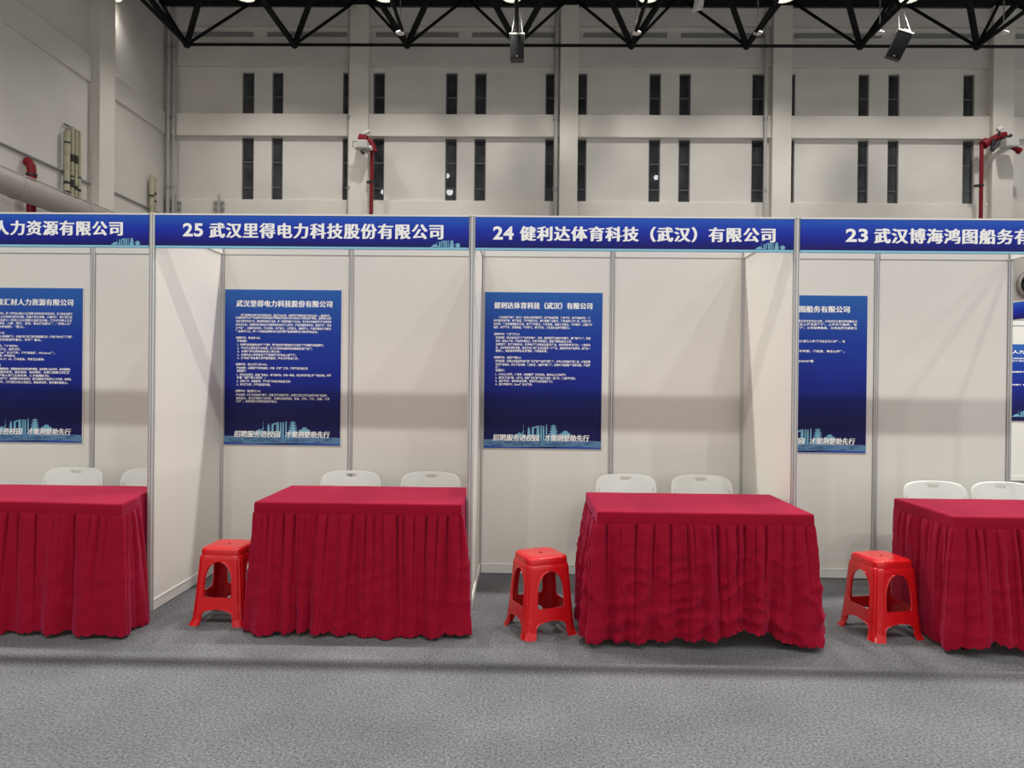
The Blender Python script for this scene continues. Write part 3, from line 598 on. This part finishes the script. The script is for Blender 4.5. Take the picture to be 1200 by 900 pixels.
L26 = C4([(200, -19, 650, '公司成立于2019年，是一家专业从事人力资源服务的综合性专业机构，为各类企业提供'),
 (230, -27, 645, '全方位的企业招聘人力资源服务解决方案，涵盖了劳务派遣、人事代理、灵活用工及'),
 (260, -27, 645, '咨询，专注于为企业提供一站式人力资源服务及解决方案，致力于中国人力资'),
 (288, -27, 635, '源管理的研究、培训、人事、劳动、咨询、职业规划服务等，“诚信人力”'),
 (318, -27, 215, '企业发展战略合作品牌，”服务。'), (374, -27, 35, '·招聘岗位：人事专员十名'),
 (405, -24, 645, '岗位职责：协助各类人员招聘管理，负责公司各部门的日常招聘工作，按时维护办公管理流程'),
 (434, -24, 372, '及公司各部门相关的后勤事务，外勤等事务。'),
 (490, -24, 160, '1、大专及以上学历，管理类专业；'), (519, -24, 180, '2、有较强的沟通能力，亲和力强；'),
 (549, -24, 490, '3、熟练使用Office等办公软件，能适应加班，Windows等；'), (577, -24, 135, '4、男女不限，专业不限，经验者优先；'),
 (606, -24, 400, '工作时间：08：30-17：30，周末双休，节假日正常休。'),
 (662, -27, 8, '·招聘岗位：招聘专员'),
 (693, -24, 630, '岗位职责：负责招聘渠道发布、招聘信息的发布及简历筛选，及时更新企业动态，发布招聘信'),
 (722, -24, 625, '息，筛选，初步面试安排，面试安排、电话通知，负责各招聘工作汇报'),
 (752, -24, 443, '工作，及时对接用人部门之间沟通，保证招聘顺利；'),
 (781, -24, 640, '任职：专业，有较好的管理，有招聘相关专业优先，熟练招聘及录用流程上下沟通，有团队'),
 (812, -24, 610, '有相关公司工作经验，能承受较大的工作压力，团队意识强，有激情和责任心。')])
L23 = C8([(292, 893, 655, '武汉博海鸿图船务有限公司，成立多年的船务公司，公司长期从事船员招聘业务'),
 (328, 890, 648, '及船舶管理服务，是由专业上海船员管理，上海外轮集团，有'),
 (367, 890, 655, '船员培训管理中心、船舶管理、公司招聘信息、公司发展优质服务'),
 (516, 893, 520, '岗位：驾驶员/轮机员/水手/机工/服务人员/实习生见习人员等，船'),
 (628, 893, 518, '要求：有良好的身体条件和素质，能吃苦、责任心强等。'), (740, 893, 180, '电话：027-0851-2503号')])
poster(262.8, 399.8, 340.2, 521, (276.5, 389, 356.5, '武汉里得电力科技股份有限公司'), L25, (275, 387.5, 508.5), 'blue recruitment poster on the back wall under fascia 25')
poster(567.4, 705.2, 343, 525.5, (578.5, 693, 358.5, '健利达体育科技（武汉）有限公司'), L24, (578.5, 691, 513), 'blue recruitment poster on the back wall under fascia 24')
poster(876.8, 1014.6, 345.5, 531, (892, 993.6, 361.7, '武汉博海鸿图船务有限公司'), L23, (889, 1001.6, 517.5), 'blue recruitment poster under fascia 23, half hidden by the partition')
poster(-39.5, 98, 336.3, 519.3, (-4.5, 86.8, 353.2, '晨汇材人力资源有限公司'), L26, (-27, 85.3, 506.5), 'blue recruitment poster cut by the left picture edge')

# ------------------------------------------------------------------ tables and their cloths
ZT_ = 0.752
def table(x0, x1, y0, y1, rot, label):
    w, d = x1 - x0, y1 - y0
    t = empty('folding_table', ((x0 + x1) / 2, (y0 + y1) / 2, 0), label, 'table', 'tables under the crimson cloths', rot)
    bm = nb(); box(bm, -w / 2 + 0.01, w / 2 - 0.01, -d / 2 + 0.01, d / 2 - 0.01, 0.715, 0.742); obj('tabletop', bm, M['grey_steel'], t, bevel=0.006)
    for sx in (-1, 1):
        for sy in (-1, 1):
            bm = nb(); X = sx * (w / 2 - 0.14); tube(bm, [(X, sy * (d / 2 - 0.08), 0.715), (X + sx * 0.03, sy * (d / 2 - 0.07), 0.03)], 0.015, 10); lg = obj('leg', bm, M['blackmetal'], t, smooth='auto')
            bm = nb(); lathe(bm, [(0.021, 0.0), (0.024, 0.012), (0.018, 0.05)], (X + sx * 0.03, sy * (d / 2 - 0.07), 0), n=14); obj('foot', bm, M['blackmetal'], lg)
        bm = nb(); tube(bm, [(sx * (w / 2 - 0.125), -d / 2 + 0.08, 0.32), (sx * (w / 2 - 0.125), d / 2 - 0.08, 0.32)], 0.011, 8); obj('cross_bar', bm, M['blackmetal'], t)
    return t
def knots(L, lo, hi, rnd):
    k = [0.0]
    while k[-1] < L: k.append(k[-1] + rnd.uniform(lo, hi))
    return k, [(1 if i % 2 else -1) * rnd.uniform(0.35, 1.0) for i in range(len(k))]
def kval(kn, u):
    k, a = kn; lo, hi = 0, len(k) - 1
    while hi - lo > 1:
        m = (lo + hi) // 2
        if k[m] <= u: lo = m
        else: hi = m
    f = min(1, max(0, (u - k[lo]) / (k[hi] - k[lo]))); f = f * f * (3 - 2 * f)
    return a[lo] * (1 - f) + a[hi] * f
def cloth(x0, x1, y0, y1, rot, label, seed, ff, fs, hem, wrk, lim, pull):
    """crimson fitted top with a waistband and a pleated skirt on the front and both sides"""
    rnd = random.Random(seed); w, d = x1 - x0, y1 - y0
    t = empty('tablecloth', ((x0 + x1) / 2, (y0 + y1) / 2, 0), label, 'tablecloth', 'crimson pleated tablecloths', rot)
    cxx, cyy = (x0 + x1) / 2, (y0 + y1) / 2
    def warp(p):
        # the front right corner may be tugged out; beyond a given depth the cloth stays clear of its neighbours
        x, y = p.x, p.y
        if pull:
            k = min(1, max(0, 1 - (y + d / 2) / 0.44)) * min(1, max(0, (x - (w / 2 - 0.75)) / 0.75)) ** 2
            x += pull * k; y -= 0.05 * k
        lo, hi, yl = lim; ww = min(1, max(0, (y + cyy - yl + 0.12) / 0.12))
        x = x - max(0, x + cxx - hi) * ww + max(0, lo - cxx - x) * ww
        return Vector((x, y, p.z))
    # top with a rounded edge and a waistband; open underneath
    bm = nb(); nx, ny = 72, 30
    def topz(x, y):
        z = ZT_ + 0.0016 * noise.noise(Vector((x * 5 + seed, y * 6, 0)))
        for yy, hh in ((d * 0.36, 0.0022), (d * 0.23, 0.0015)): z += hh * math.exp(-((y - yy - 0.004 * math.sin(x * 3)) / 0.006) ** 2)
        return z
    def per(n_f, n_s):
        P = []
        for i in range(n_s): P.append((-w / 2, d / 2 - d * i / n_s))
        for i in range(n_f): P.append((-w / 2 + w * i / n_f, -d / 2))
        for i in range(n_s + 1): P.append((w / 2, -d / 2 + d * i / n_s))
        return P
    G = [[bm.verts.new((-w / 2 + w * i / nx, -d / 2 + d * j / ny, topz(-w / 2 + w * i / nx, -d / 2 + d * j / ny))) for i in range(nx + 1)] for j in range(ny + 1)]
    for j in range(ny):
        for i in range(nx): bm.faces.new((G[j][i], G[j][i + 1], G[j + 1][i + 1], G[j + 1][i]))
    ring = [G[ny - i][0] for i in range(ny)] + [G[0][i] for i in range(nx)] + [G[i][nx] for i in range(ny + 1)]
    prev = ring
    def nrm(i):
        if i < ny: a = Vector((-1, 0, 0))
        elif i < ny + nx: a = Vector((0, -1, 0))
        else: a = Vector((1, 0, 0))
        if i == ny: a = Vector((-.7, -.7, 0))
        if i == ny + nx: a = Vector((.7, -.7, 0))
        return a
    sag = lambda i: 0.004 * noise.noise(Vector((i * 0.09, seed, 3)))
    for q, (out, dz) in enumerate(((0.004, -0.003), (0.006, -0.010), (0.007, -0.03), (0.0075, -0.05), (0.0075, -0.066))):
        cur = [bm.verts.new(Vector((v.co.x, v.co.y, ZT_ + dz)) + nrm(i) * (out + 0.0022 * q / 4 * noise.noise(Vector((i * 0.2, q * 0.4, seed))))) for i, v in enumerate(ring)]
        for v, i in zip(cur, range(len(cur))):
            v.co.z += sag(i) * (q / 4)
        for i in range(len(ring) - 1): bm.faces.new((prev[i], cur[i], cur[i + 1], prev[i + 1]))
        prev = cur
    for v in bm.verts: v.co = warp(v.co)
    o = obj('top_cover', bm, M['crimson'], t, smooth='auto', ang=50)
    # skirt
    N, R = 1300, 44; Ltot = 2 * d + w
    kt = []
    k0 = [0.0]
    while k0[-1] < Ltot: k0.append(k0[-1] + rnd.choice((0.038, 0.05, 0.062, 0.075, 0.09)) * rnd.uniform(0.9, 1.1))
    kw = [rnd.uniform(0.25, 1.15) for _ in k0]; ks = [rnd.uniform(-1, 1) for _ in k0]
    kb = knots(Ltot, 0.036, 0.098, rnd); kc = knots(Ltot, 0.025, 0.055, rnd); kd = knots(Ltot, 0.10, 0.2, rnd)
    bm = nb(); rows = []
    import bisect
    for r in range(R + 1):
        tt = (r / R); row = []
        for i in range(N + 1):
            u = Ltot * i / N
            us = u + 0.022 * tt * math.sin(u * 9 + seed) + 0.012 * noise.noise(Vector((u * 4, tt * 3, seed))) * tt
            us = min(max(us, 0), Ltot)
            if u < d: base = Vector((-w / 2, d / 2 - u, 0))
            elif u < d + w: base = Vector((-w / 2 + (u - d), -d / 2, 0))
            else: base = Vector((w / 2, -d / 2 + (u - d - w), 0))
            # blend the outward direction round the two front corners
            cw = 0.05 + 0.13 * tt
            def side(s0): return min(1, max(0, (u - s0 + cw) / (2 * cw)))
            f1, f2 = side(d), side(d + w)
            a = -PI + (PI / 2) * f1 * f1 * (3 - 2 * f1) + (PI / 2) * f2 * f2 * (3 - 2 * f2)
            nv = Vector((math.cos(a), math.sin(a), 0))
            ffw = abs(nv.y) ** 1.5; flare = ff * ffw + fs * (1 - ffw)
            j = max(0, min(len(k0) - 2, bisect.bisect_right(k0, us) - 1)); ph = (us - k0[j]) / (k0[j + 1] - k0[j])
            wob = kval(kb, us); wc = kval(kc, us); wd = kval(kd, us)
            lobe = max(0.0, (wob + 1) / 2) ** 0.4 * 2 - 1
            soft = tt ** 0.55
            pw = k0[j + 1] - k0[j]; slit = (kw[j] if ph < 0.5 else kw[min(j + 1, len(kw) - 1)]) * math.exp(-(min(ph, 1 - ph) * pw / 0.006) ** 2)
            saw = (ph - 0.5) * ks[j] * 1.5
            disp = 0.014 + (0.020 * saw - 0.030 * slit) * (1 - 0.85 * soft) * min(1, 0.45 + tt * 8) + soft * 0.046 * (lobe + 0.25) + tt * 0.020 * wd + 0.007 * wc * math.sin(PI * min(1, tt * 1.2))
            nz = noise.fractal(Vector((u * 7 + tt * 3, tt * 6 - u * 3, seed * 1.7)), 0.9, 2.1, 4)
            disp += (0.0016 + 0.0050 * wrk) * nz * min(1, tt * 3)
            cr = 1 - abs(noise.noise(Vector((u * 6 + tt * 4, tt * 5 - u * 2, seed + 9)))) * 2.2
            disp += 0.011 * wrk * max(0, cr) ** 3 * min(1, tt * 2)
            out = flare * tt ** 1.15 + disp
            hz = hem(u, Ltot, d, w)
            if r == R: pass
            sc = 0.014 * (1 - abs(math.sin(PI * u / 0.038)) ** 0.6)
            z = (ZT_ - 0.062) + (hz - (ZT_ - 0.062)) * tt + sc * tt ** 8 + 0.010 * lobe * tt ** 3 * -0.8
            z = max(z, 0.006)
            p = warp(base + nv * out); row.append(bm.verts.new((p.x, p.y, z)))
        rows.append(row)
    for r in range(R):
        for i in range(N): bm.faces.new((rows[r][i], rows[r + 1][i], rows[r + 1][i + 1], rows[r][i + 1]))
    o = obj('skirt', bm, M['crimson'], t, smooth=True)
    return t
TB = [(-3.575, -2.362, 3.905, 4.51, 0.0, 'table under the crimson cloth cut by the left picture edge', 'crimson pleated tablecloth on the table cut by the left picture edge', 11, 0.02, 0.02, lambda u, L, d, w: 0.016 + 0.012 * math.sin(u * 5), 0.4, (-9, -2.348, 4.21), 0.092),
      (-1.557, -0.352, 3.985, 4.625, 0.0, 'table under the crimson cloth below fascia 25', 'crimson pleated tablecloth on the table below fascia 25', 23, 0.055, 0.035, lambda u, L, d, w: 0.018 + 0.012 * math.sin(u * 7 + 1), 0.6, (-1.60, -0.346, 4.10), 0),
      (0.427, 1.617, 3.822, 4.492, 0.0, 'table under the crimson cloth below fascia 24, a dark foot showing', 'crinkled crimson pleated tablecloth below fascia 24, its hem lifted at the right', 37, -0.01, 0.035,
       lambda u, L, d, w: 0.05 + 0.012 * math.sin(u * 6) + 0.052 * math.exp(-((u - d - 0.86) / 0.14) ** 4), 1.3, (0.35, 1.650, 4.20), 0),
      (2.384, 3.584, 3.810, 4.41, 0.0, 'table under the crimson cloth below fascia 23', 'crimson pleated tablecloth on the table below fascia 23, its front corner hem lifted', 53, 0.02, 0.0,
       lambda u, L, d, w: 0.03 + 0.01 * math.sin(u * 8) + 0.05 * math.exp(-((u - d - 0.16) / 0.13) ** 2), 0.6, (2.352, 9, 3.95), 0)]
for x0, x1, y0, y1, rot, lt, lc, seed, ff, fs, hem, wrk, lim, pull in TB:
    table(x0, x1, y0, y1, rot, lt); cloth(x0, x1, y0, y1, rot, lc, seed, ff, fs, hem, wrk, lim, pull)

# ------------------------------------------------------------------ white folding chairs
def ring_pts(f, n): return [f(2 * PI * k / n) for k in range(n)]
def make_chair(label):
    t = empty('folding_chair', (0, 0, 0), label, 'chair', 'white folding chairs behind the tables')
    # local: sitter faces -Y; backrest plane leans back
    n = 72; zc, zt, zb, hw = 0.742, 0.790, 0.50, 0.222
    def outer(a):
        c, s = math.cos(a), math.sin(a)
        e = 5.0; r = (abs(c) ** e + abs(s) ** e) ** (-1 / e)
        x, z = hw * r * c, r * s
        z = zt - 0.145 + 0.145 * z + (0.010 * (1 - (x / hw) ** 2) if z > 0 else 0)
        return x, z
    def hole(a): 
        c, s = math.cos(a), math.sin(a); e = 3.2; r = (abs(c) ** e + abs(s) ** e) ** (-1 / e)
        return 0.036 * r * c, 0.765 + 0.0115 * r * s
    def place(x, z, off): 
        y = 0.055 * (z - 0.5) / 0.29 - 0.028 * (1 - (x / hw) ** 2) * -1 + off
        return (x, y + 0.02, z)
    bm = nb(); K = 10; fr = []; bk = []
    for k in range(K + 1):
        f = k / K; A = []; B = []
        for i in range(n):
            # equal-angle rays matched from the slot to the rim
            a = 2 * PI * i / n; ho = hole(a); ou = outer(a)
            x = ho[0] + (ou[0] - ho[0]) * f; z = ho[1] + (ou[1] - ho[1]) * f
            th = 0.009 if 0 < k < K else 0.005
            A.append(bm.verts.new(place(x, z, -th))); B.append(bm.verts.new(place(x, z, th)))
        fr.append(A); bk.append(B)
    for k in range(K):
        for i in range(n):
            j = (i + 1) % n
            bm.faces.new((fr[k][i], fr[k][j], fr[k + 1][j], fr[k + 1][i])); bm.faces.new((bk[k][j], bk[k][i], bk[k + 1][i], bk[k + 1][j]))
    for i in range(n):
        j = (i + 1) % n
        bm.faces.new((fr[K][i], fr[K][j], bk[K][j], bk[K][i])); bm.faces.new((fr[0][j], fr[0][i], bk[0][i], bk[0][j]))
    obj('backrest', bm, M['white_plastic'], t, smooth='auto', ang=60)
    bm = nb(); sn = 40; rings = []
    for (sc, z) in ((0.97, 0.428), (1.0, 0.434), (1.0, 0.446), (0.975, 0.452), (0.6, 0.447), (0.0, 0.445)):
        ring = []
        for i in range(sn):
            a = 2 * PI * i / sn; c, s = math.cos(a), math.sin(a); r = (abs(c) ** 6 + abs(s) ** 6) ** (-1 / 6)
            ring.append(bm.verts.new((0.21 * r * c * sc, -0.19 + 0.195 * r * s * sc, z)))
        rings.append(ring)
    for a, b in zip(rings, rings[1:]):
        for i in range(sn): bm.faces.new((a[i], a[(i + 1) % sn], b[(i + 1) % sn], b[i]))
    bm.faces.new(rings[0][::-1]); bmesh.ops.remove_doubles(bm, verts=bm.verts[:], dist=1e-5)
    obj('seat', bm, M['white_plastic'], t, smooth='auto')
    for s in (-1, 1):
        X = s * 0.214
        bm = nb(); tube(bm, [(s * 0.2, 0.062, 0.70), (X, 0.035, 0.52), (X, -0.09, 0.36), (X, -0.33, 0.012)], 0.0115, 10); l1 = obj('front_leg', bm, M['disc'], t, smooth='auto')
        bm = nb(); tube(bm, [(s * 0.205, -0.28, 0.425), (s * 0.207, 0.10, 0.012)], 0.0105, 10); l2 = obj('rear_leg', bm, M['disc'], t, smooth='auto')
        for (fx, fy, lg) in ((X, -0.333, l1), (s * 0.207, 0.102, l2)):
            bm = nb(); lathe(bm, [(0.016, 0.0), (0.016, 0.03), (0.012, 0.034)], (fx, fy, 0), n=12); obj('foot_cap', bm, M['white_plastic'], lg)
    bm = nb(); tube(bm, [(-0.214, -0.25, 0.13), (0.214, -0.25, 0.13)], 0.009, 8); obj('stretcher', bm, M['disc'], t)
    bm = nb(); tube(bm, [(-0.206, 0.03, 0.09), (0.206, 0.03, 0.09)], 0.009, 8); obj('stretcher', bm, M['disc'], t)
    return t
CH = [((376 + 446) / 2, 555.7, 'left white folding chair behind the table below fascia 25'), ((469 + 540) / 2, 557.3, 'right white folding chair behind the table below fascia 25'),
      (733.5, 558.5, 'left white folding chair behind the table below fascia 24'), (822, 561.5, 'right white folding chair behind the table below fascia 24'),
      (1096, 569.5, 'left white folding chair behind the table below fascia 23'), (1176, 572.5, 'white folding chair behind the table below fascia 23, nearer the right picture edge'),
      (86, 555.8, 'white folding chair behind the left-edge table, its back wholly in view'), (177, 556, 'white folding chair behind the left-edge table, half hidden by the front post')]
chair0 = None
for i, (px, py, lab) in enumerate(CH):
    Y = 4.965 if i < 4 or i > 5 else 4.78
    p = atY(px, py, Y + 0.06); z = p.z - 0.80
    loc = (p.x, Y, 0)
    if chair0 is None: chair0 = make_chair(lab); chair0.location = loc
    else: c = dup(chair0, loc, (0.02, -0.03, 0.0, -0.02, 0.0, 0.0, 0.01, 0.02)[i], lab)

# ------------------------------------------------------------------ red plastic stools
def stool_mesh():
    H, TOPW, BOTW = 0.418, 0.1315, 0.165          # half widths at the seat and at the floor
    NC = 14; rows = []
    def half(z): f = 1 - z / H; return TOPW + (BOTW - TOPW) * (0.85 * f + 0.15 * f ** 4)
    z_list = []
    def win(z):     # half width of the opening as a share of half side
        if 0.165 <= z <= 0.375:
            f = (z - 0.165) / 0.21
            e = 0.61
            if f > 0.45: e *= math.sqrt(max(0, 1 - ((f - 0.45) / 0.55) ** 2))
            if f < 0.08: e *= 0.90 + 0.10 * (f / 0.08)
            return e
        if z <= 0.095:
            f = z / 0.095; e = 0.63
            if f > 0.55: e *= math.sqrt(max(0, 1 - ((f - 0.55) / 0.45) ** 2.6))
            return e
        return 0.0
    z = 0.0
    zl = [0, 0.006, 0.018, 0.03, 0.04, 0.05, 0.06, 0.068, 0.075, 0.081, 0.086, 0.09, 0.093, 0.0945, 0.0951, 0.105, 0.115, 0.13, 0.145, 0.155, 0.1649, 0.1651, 0.172, 0.182, 0.2, 0.22, 0.24, 0.26, 0.275, 0.29, 0.305, 0.318, 0.33, 0.34, 0.348, 0.355, 0.361, 0.366, 0.370, 0.373, 0.3745, 0.3752, 0.382, 0.388, 0.394, 0.400, 0.405, 0.410, 0.414, H]
    return H, half, win, zl, NC
def make_stool(label):
    t = empty('plastic_stool', (0, 0, 0), label, 'stool', 'red plastic stools')
    H, half, win, zl, NC = stool_mesh()
    def surf(side, s, z, inset):
        hw = half(z) - inset; rc = 0.036
        if z > 0.385: hw -= 0.020 * (1 - math.sqrt(max(0, 1 - ((z - 0.385) / (H - 0.385)) ** 2)))
        if z < 0.03: hw += 0.010 * (1 - z / 0.03)
        # along half side then round the corner
        straight = hw - rc; arc = rc * PI / 4; L = straight + arc; q = abs(s) * L
        if q <= straight: x, y = q, -hw
        else:
            a = (q - straight) / rc; x, y = straight + rc * math.sin(a), -hw + rc - rc * math.cos(a)
        x *= (1 if s >= 0 else -1)
        c, sn = (1, 0), None
        ca, sa = [(1, 0), (0, 1), (-1, 0), (0, -1)][side]
        return (x * ca - y * sa, x * sa + y * ca, z)
    parts = {}
    def bmfor(k): return parts.setdefault(k, nb())
    T = 0.0045
    def cls(side, sgn, j0, j1):
        zm = (zl[j0] + zl[j1]) / 2
        return zm
    for side in range(4):
        for sgn in (-1, 1):
            outp, inp = [], []
            for z in zl:
                e = win(z); ro, ri = [], []
                for c in range(NC + 1):
                    f = c / NC; s = e + (1 - e) * f
                    lip = 0.0
                    if e > 0.02 and c == 0: lip = 0.004
                    if e > 0.02 and c == 1: lip = 0.003
                    # shallow channel down the middle of each leg face, as on moulded stools
                    if 0.03 < z < 0.40: lip -= 0.0035 * math.exp(-((s - 0.93) / 0.045) ** 2)
                    ro.append((s, surf(side, s * sgn, z, -lip))); ri.append((s, surf(side, s * sgn, z, T)))
                outp.append(ro); inp.append(ri)
            for j in range(len(zl) - 1):
                zm = (zl[j] + zl[j + 1]) / 2
                for c in range(NC):
                    sm = (outp[j][c][0] + outp[j][c + 1][0] + outp[j + 1][c][0] + outp[j + 1][c + 1][0]) / 4
                    if zm > 0.375: key = 'apron'
                    elif 0.0945 < zm < 0.1651 and sm < 0.60: key = ('stretcher', side)
                    else: key = ('leg', side if sgn > 0 else (side - 1) % 4)
                    bm = bmfor(key)
                    def quad(a, flip):
                        co = [a[j][c][1], a[j][c + 1][1], a[j + 1][c + 1][1], a[j + 1][c][1]]
                        if flip: co = co[::-1]
                        vs = [bm.verts.new(p) for p in co]
                        try: bm.faces.new(vs)
                        except ValueError: pass
                    quad(outp, sgn < 0); quad(inp, sgn > 0)
                # edge of the openings
                e0, e1 = win(zl[j]), win(zl[j + 1])
                if e0 > 0.001 or e1 > 0.001:
                    bm = bmfor(('leg', side if sgn > 0 else (side - 1) % 4) if not (0.09 < zm < 0.17 and min(e0, e1) < 0.3) else ('stretcher', side))
                    co = [outp[j][0][1], outp[j + 1][0][1], inp[j + 1][0][1], inp[j][0][1]]
                    if sgn < 0: co = co[::-1]
                    bm.faces.new([bm.verts.new(p) for p in co])
            for c in range(NC):      # foot underside
                bm = bmfor(('leg', side if sgn > 0 else (side - 1) % 4))
                co = [outp[0][c][1], inp[0][c][1], inp[0][c + 1][1], outp[0][c + 1][1]]
                bm.faces.new([bm.verts.new(p) for p in (co if sgn > 0 else co[::-1])])
    for key, bm in parts.items():
        bmesh.ops.remove_doubles(bm, verts=bm.verts[:], dist=2e-5)
        bmesh.ops.dissolve_degenerate(bm, dist=1e-6, edges=bm.edges[:])
        obj(key if isinstance(key, str) else key[0], bm, M['red_plastic'], t, smooth='auto', recalc=False, ang=40)
    # seat: rounded square with a rolled rim and a finger hole
    def sq(hw, rc, n=15):
        P = []
        for q in range(4):
            for i in range(n):
                a = q * PI / 2 + (PI / 2) * i / (n - 1); cx = (hw - rc) * (1 if q in (0, 3) else -1); cy = (hw - rc) * (1 if q in (0, 1) else -1)
                P.append((cx + rc * math.cos(a), cy + rc * math.sin(a)))
        return P
    bm = nb(); prev = None
    prof = [(0.118, 0.409, .035), (0.1265, 0.408, .042), (0.1275, 0.414, .043), (0.126, 0.438, .043), (0.1225, 0.447, .043), (0.116, 0.452, .043), (0.106, 0.4535, .04), (0.08, 0.4535, .035), (0.04, 0.453, .02), (0.0125, 0.452, .0124), (0.0118, 0.449, .0117), (0.0118, 0.444, .0117), (0.06, 0.444, .02), (0.118, 0.441, .04), (0.1215, 0.436, .04), (0.1225, 0.414, .04)]
    rings = []
    for hw, z, rc in prof: rings.append([bm.verts.new((x, y, z)) for x, y in sq(hw, rc)])
    rings.append(rings[0]); n = len(rings[0])
    for a, b in zip(rings, rings[1:]):
        for i in range(n): bm.faces.new((a[i], a[(i + 1) % n], b[(i + 1) % n], b[i]))
    bmesh.ops.remove_doubles(bm, verts=bm.verts[:], dist=1e-6)
    obj('seat', bm, M['red_plastic'], t, smooth='auto', ang=50)
    return t
s0 = make_stool('red plastic stool left of the table below fascia 25, partly covered by its cloth'); s0.location = (-1.80, 4.205, 0); s0.rotation_euler = (0, 0, math.radians(-3))
dup(s0, (0.118, 4.095, 0), math.radians(24), 'red plastic stool left of the table below fascia 24, one corner turned forward')
dup(s0, (2.155, 4.135, 0), math.radians(13), 'red plastic stool left of the table below fascia 23')

# ------------------------------------------------------------------ the next row of booths, glimpsed past the right edge
YQ = 10.8
x0 = atY(1176, 480, YQ).x
t = panel((x0, YQ), (x0 + 2.0, YQ), 'white back wall panel of the far booth at the right picture edge', 'far booth')
t = empty('poster', (x0 + 0.53, YQ - 0.013, 0.94), 'small far blue poster at the right picture edge', 'poster')
bm = nb(); box(bm, -0.45, 0.45, -0.003, 0.002, 0, 1.19); obj('printed_sheet', bm, M['poster'], t)
bm = nb(); text_into(bm, '人力资源有限公司', -0.42, 0.36, 1.07, 0.055, -0.0045, bold=0.02, res=2, song=0.002); obj('heading', bm, M['white_ink'], t, recalc=False)
bm = nb()
for z, a, b, s in ((0.97, -0.42, 0.38, '公司成立多年的专业服务机构，公司长期从事招聘业务'), (0.93, -0.42, 0.38, '及管理服务，为各类企业提供全方位的解决方案，'), (0.76, -0.42, 0.1, '招聘岗位：服务人员，'), (0.56, -0.42, 0.38, '岗位要求：有良好的身体条件，能吃苦、责任心强等。')):
    text_into(bm, s, a, b, z, 0.024, -0.0045, bold=0.03, res=2, ref=CJK)
obj('body_text', bm, M['white_ink'], t, recalc=False)
L = nb(); u = 0.9 / 1165; skyline({'sky': L}, -0.45 - 235 * u, 20 * u, u, -0.0042); obj('skyline_print', L, M['sky_ink'], t, recalc=False)
a, b = atY(1178, 372, 8.4), atY(1212, 366, 7.95); d = b - a
t = empty('fascia_sign', (a.x, a.y, 0), 'blue fascia of the far booth, a sliver at the right picture edge', 'sign', None, math.atan2(d.y, d.x))
bm = nb(); box(bm, -0.2, 1.9, -0.012, 0.01, 2.27, 2.47); obj('board', bm, M['fascia'], t)
bm = nb(); box(bm, -0.2, 1.9, -0.015, 0.012, 2.47, 2.48); obj('top_rail', bm, M['rail'], t)
bm = nb(); tube(bm, [(1.9, 0, 0), (1.9, 0, 2.5)], 0.02, 8); tube(bm, [(-0.2, 0, 0), (-0.2, 0, 2.5)], 0.02, 8); obj('post', bm, M['alu'], t)
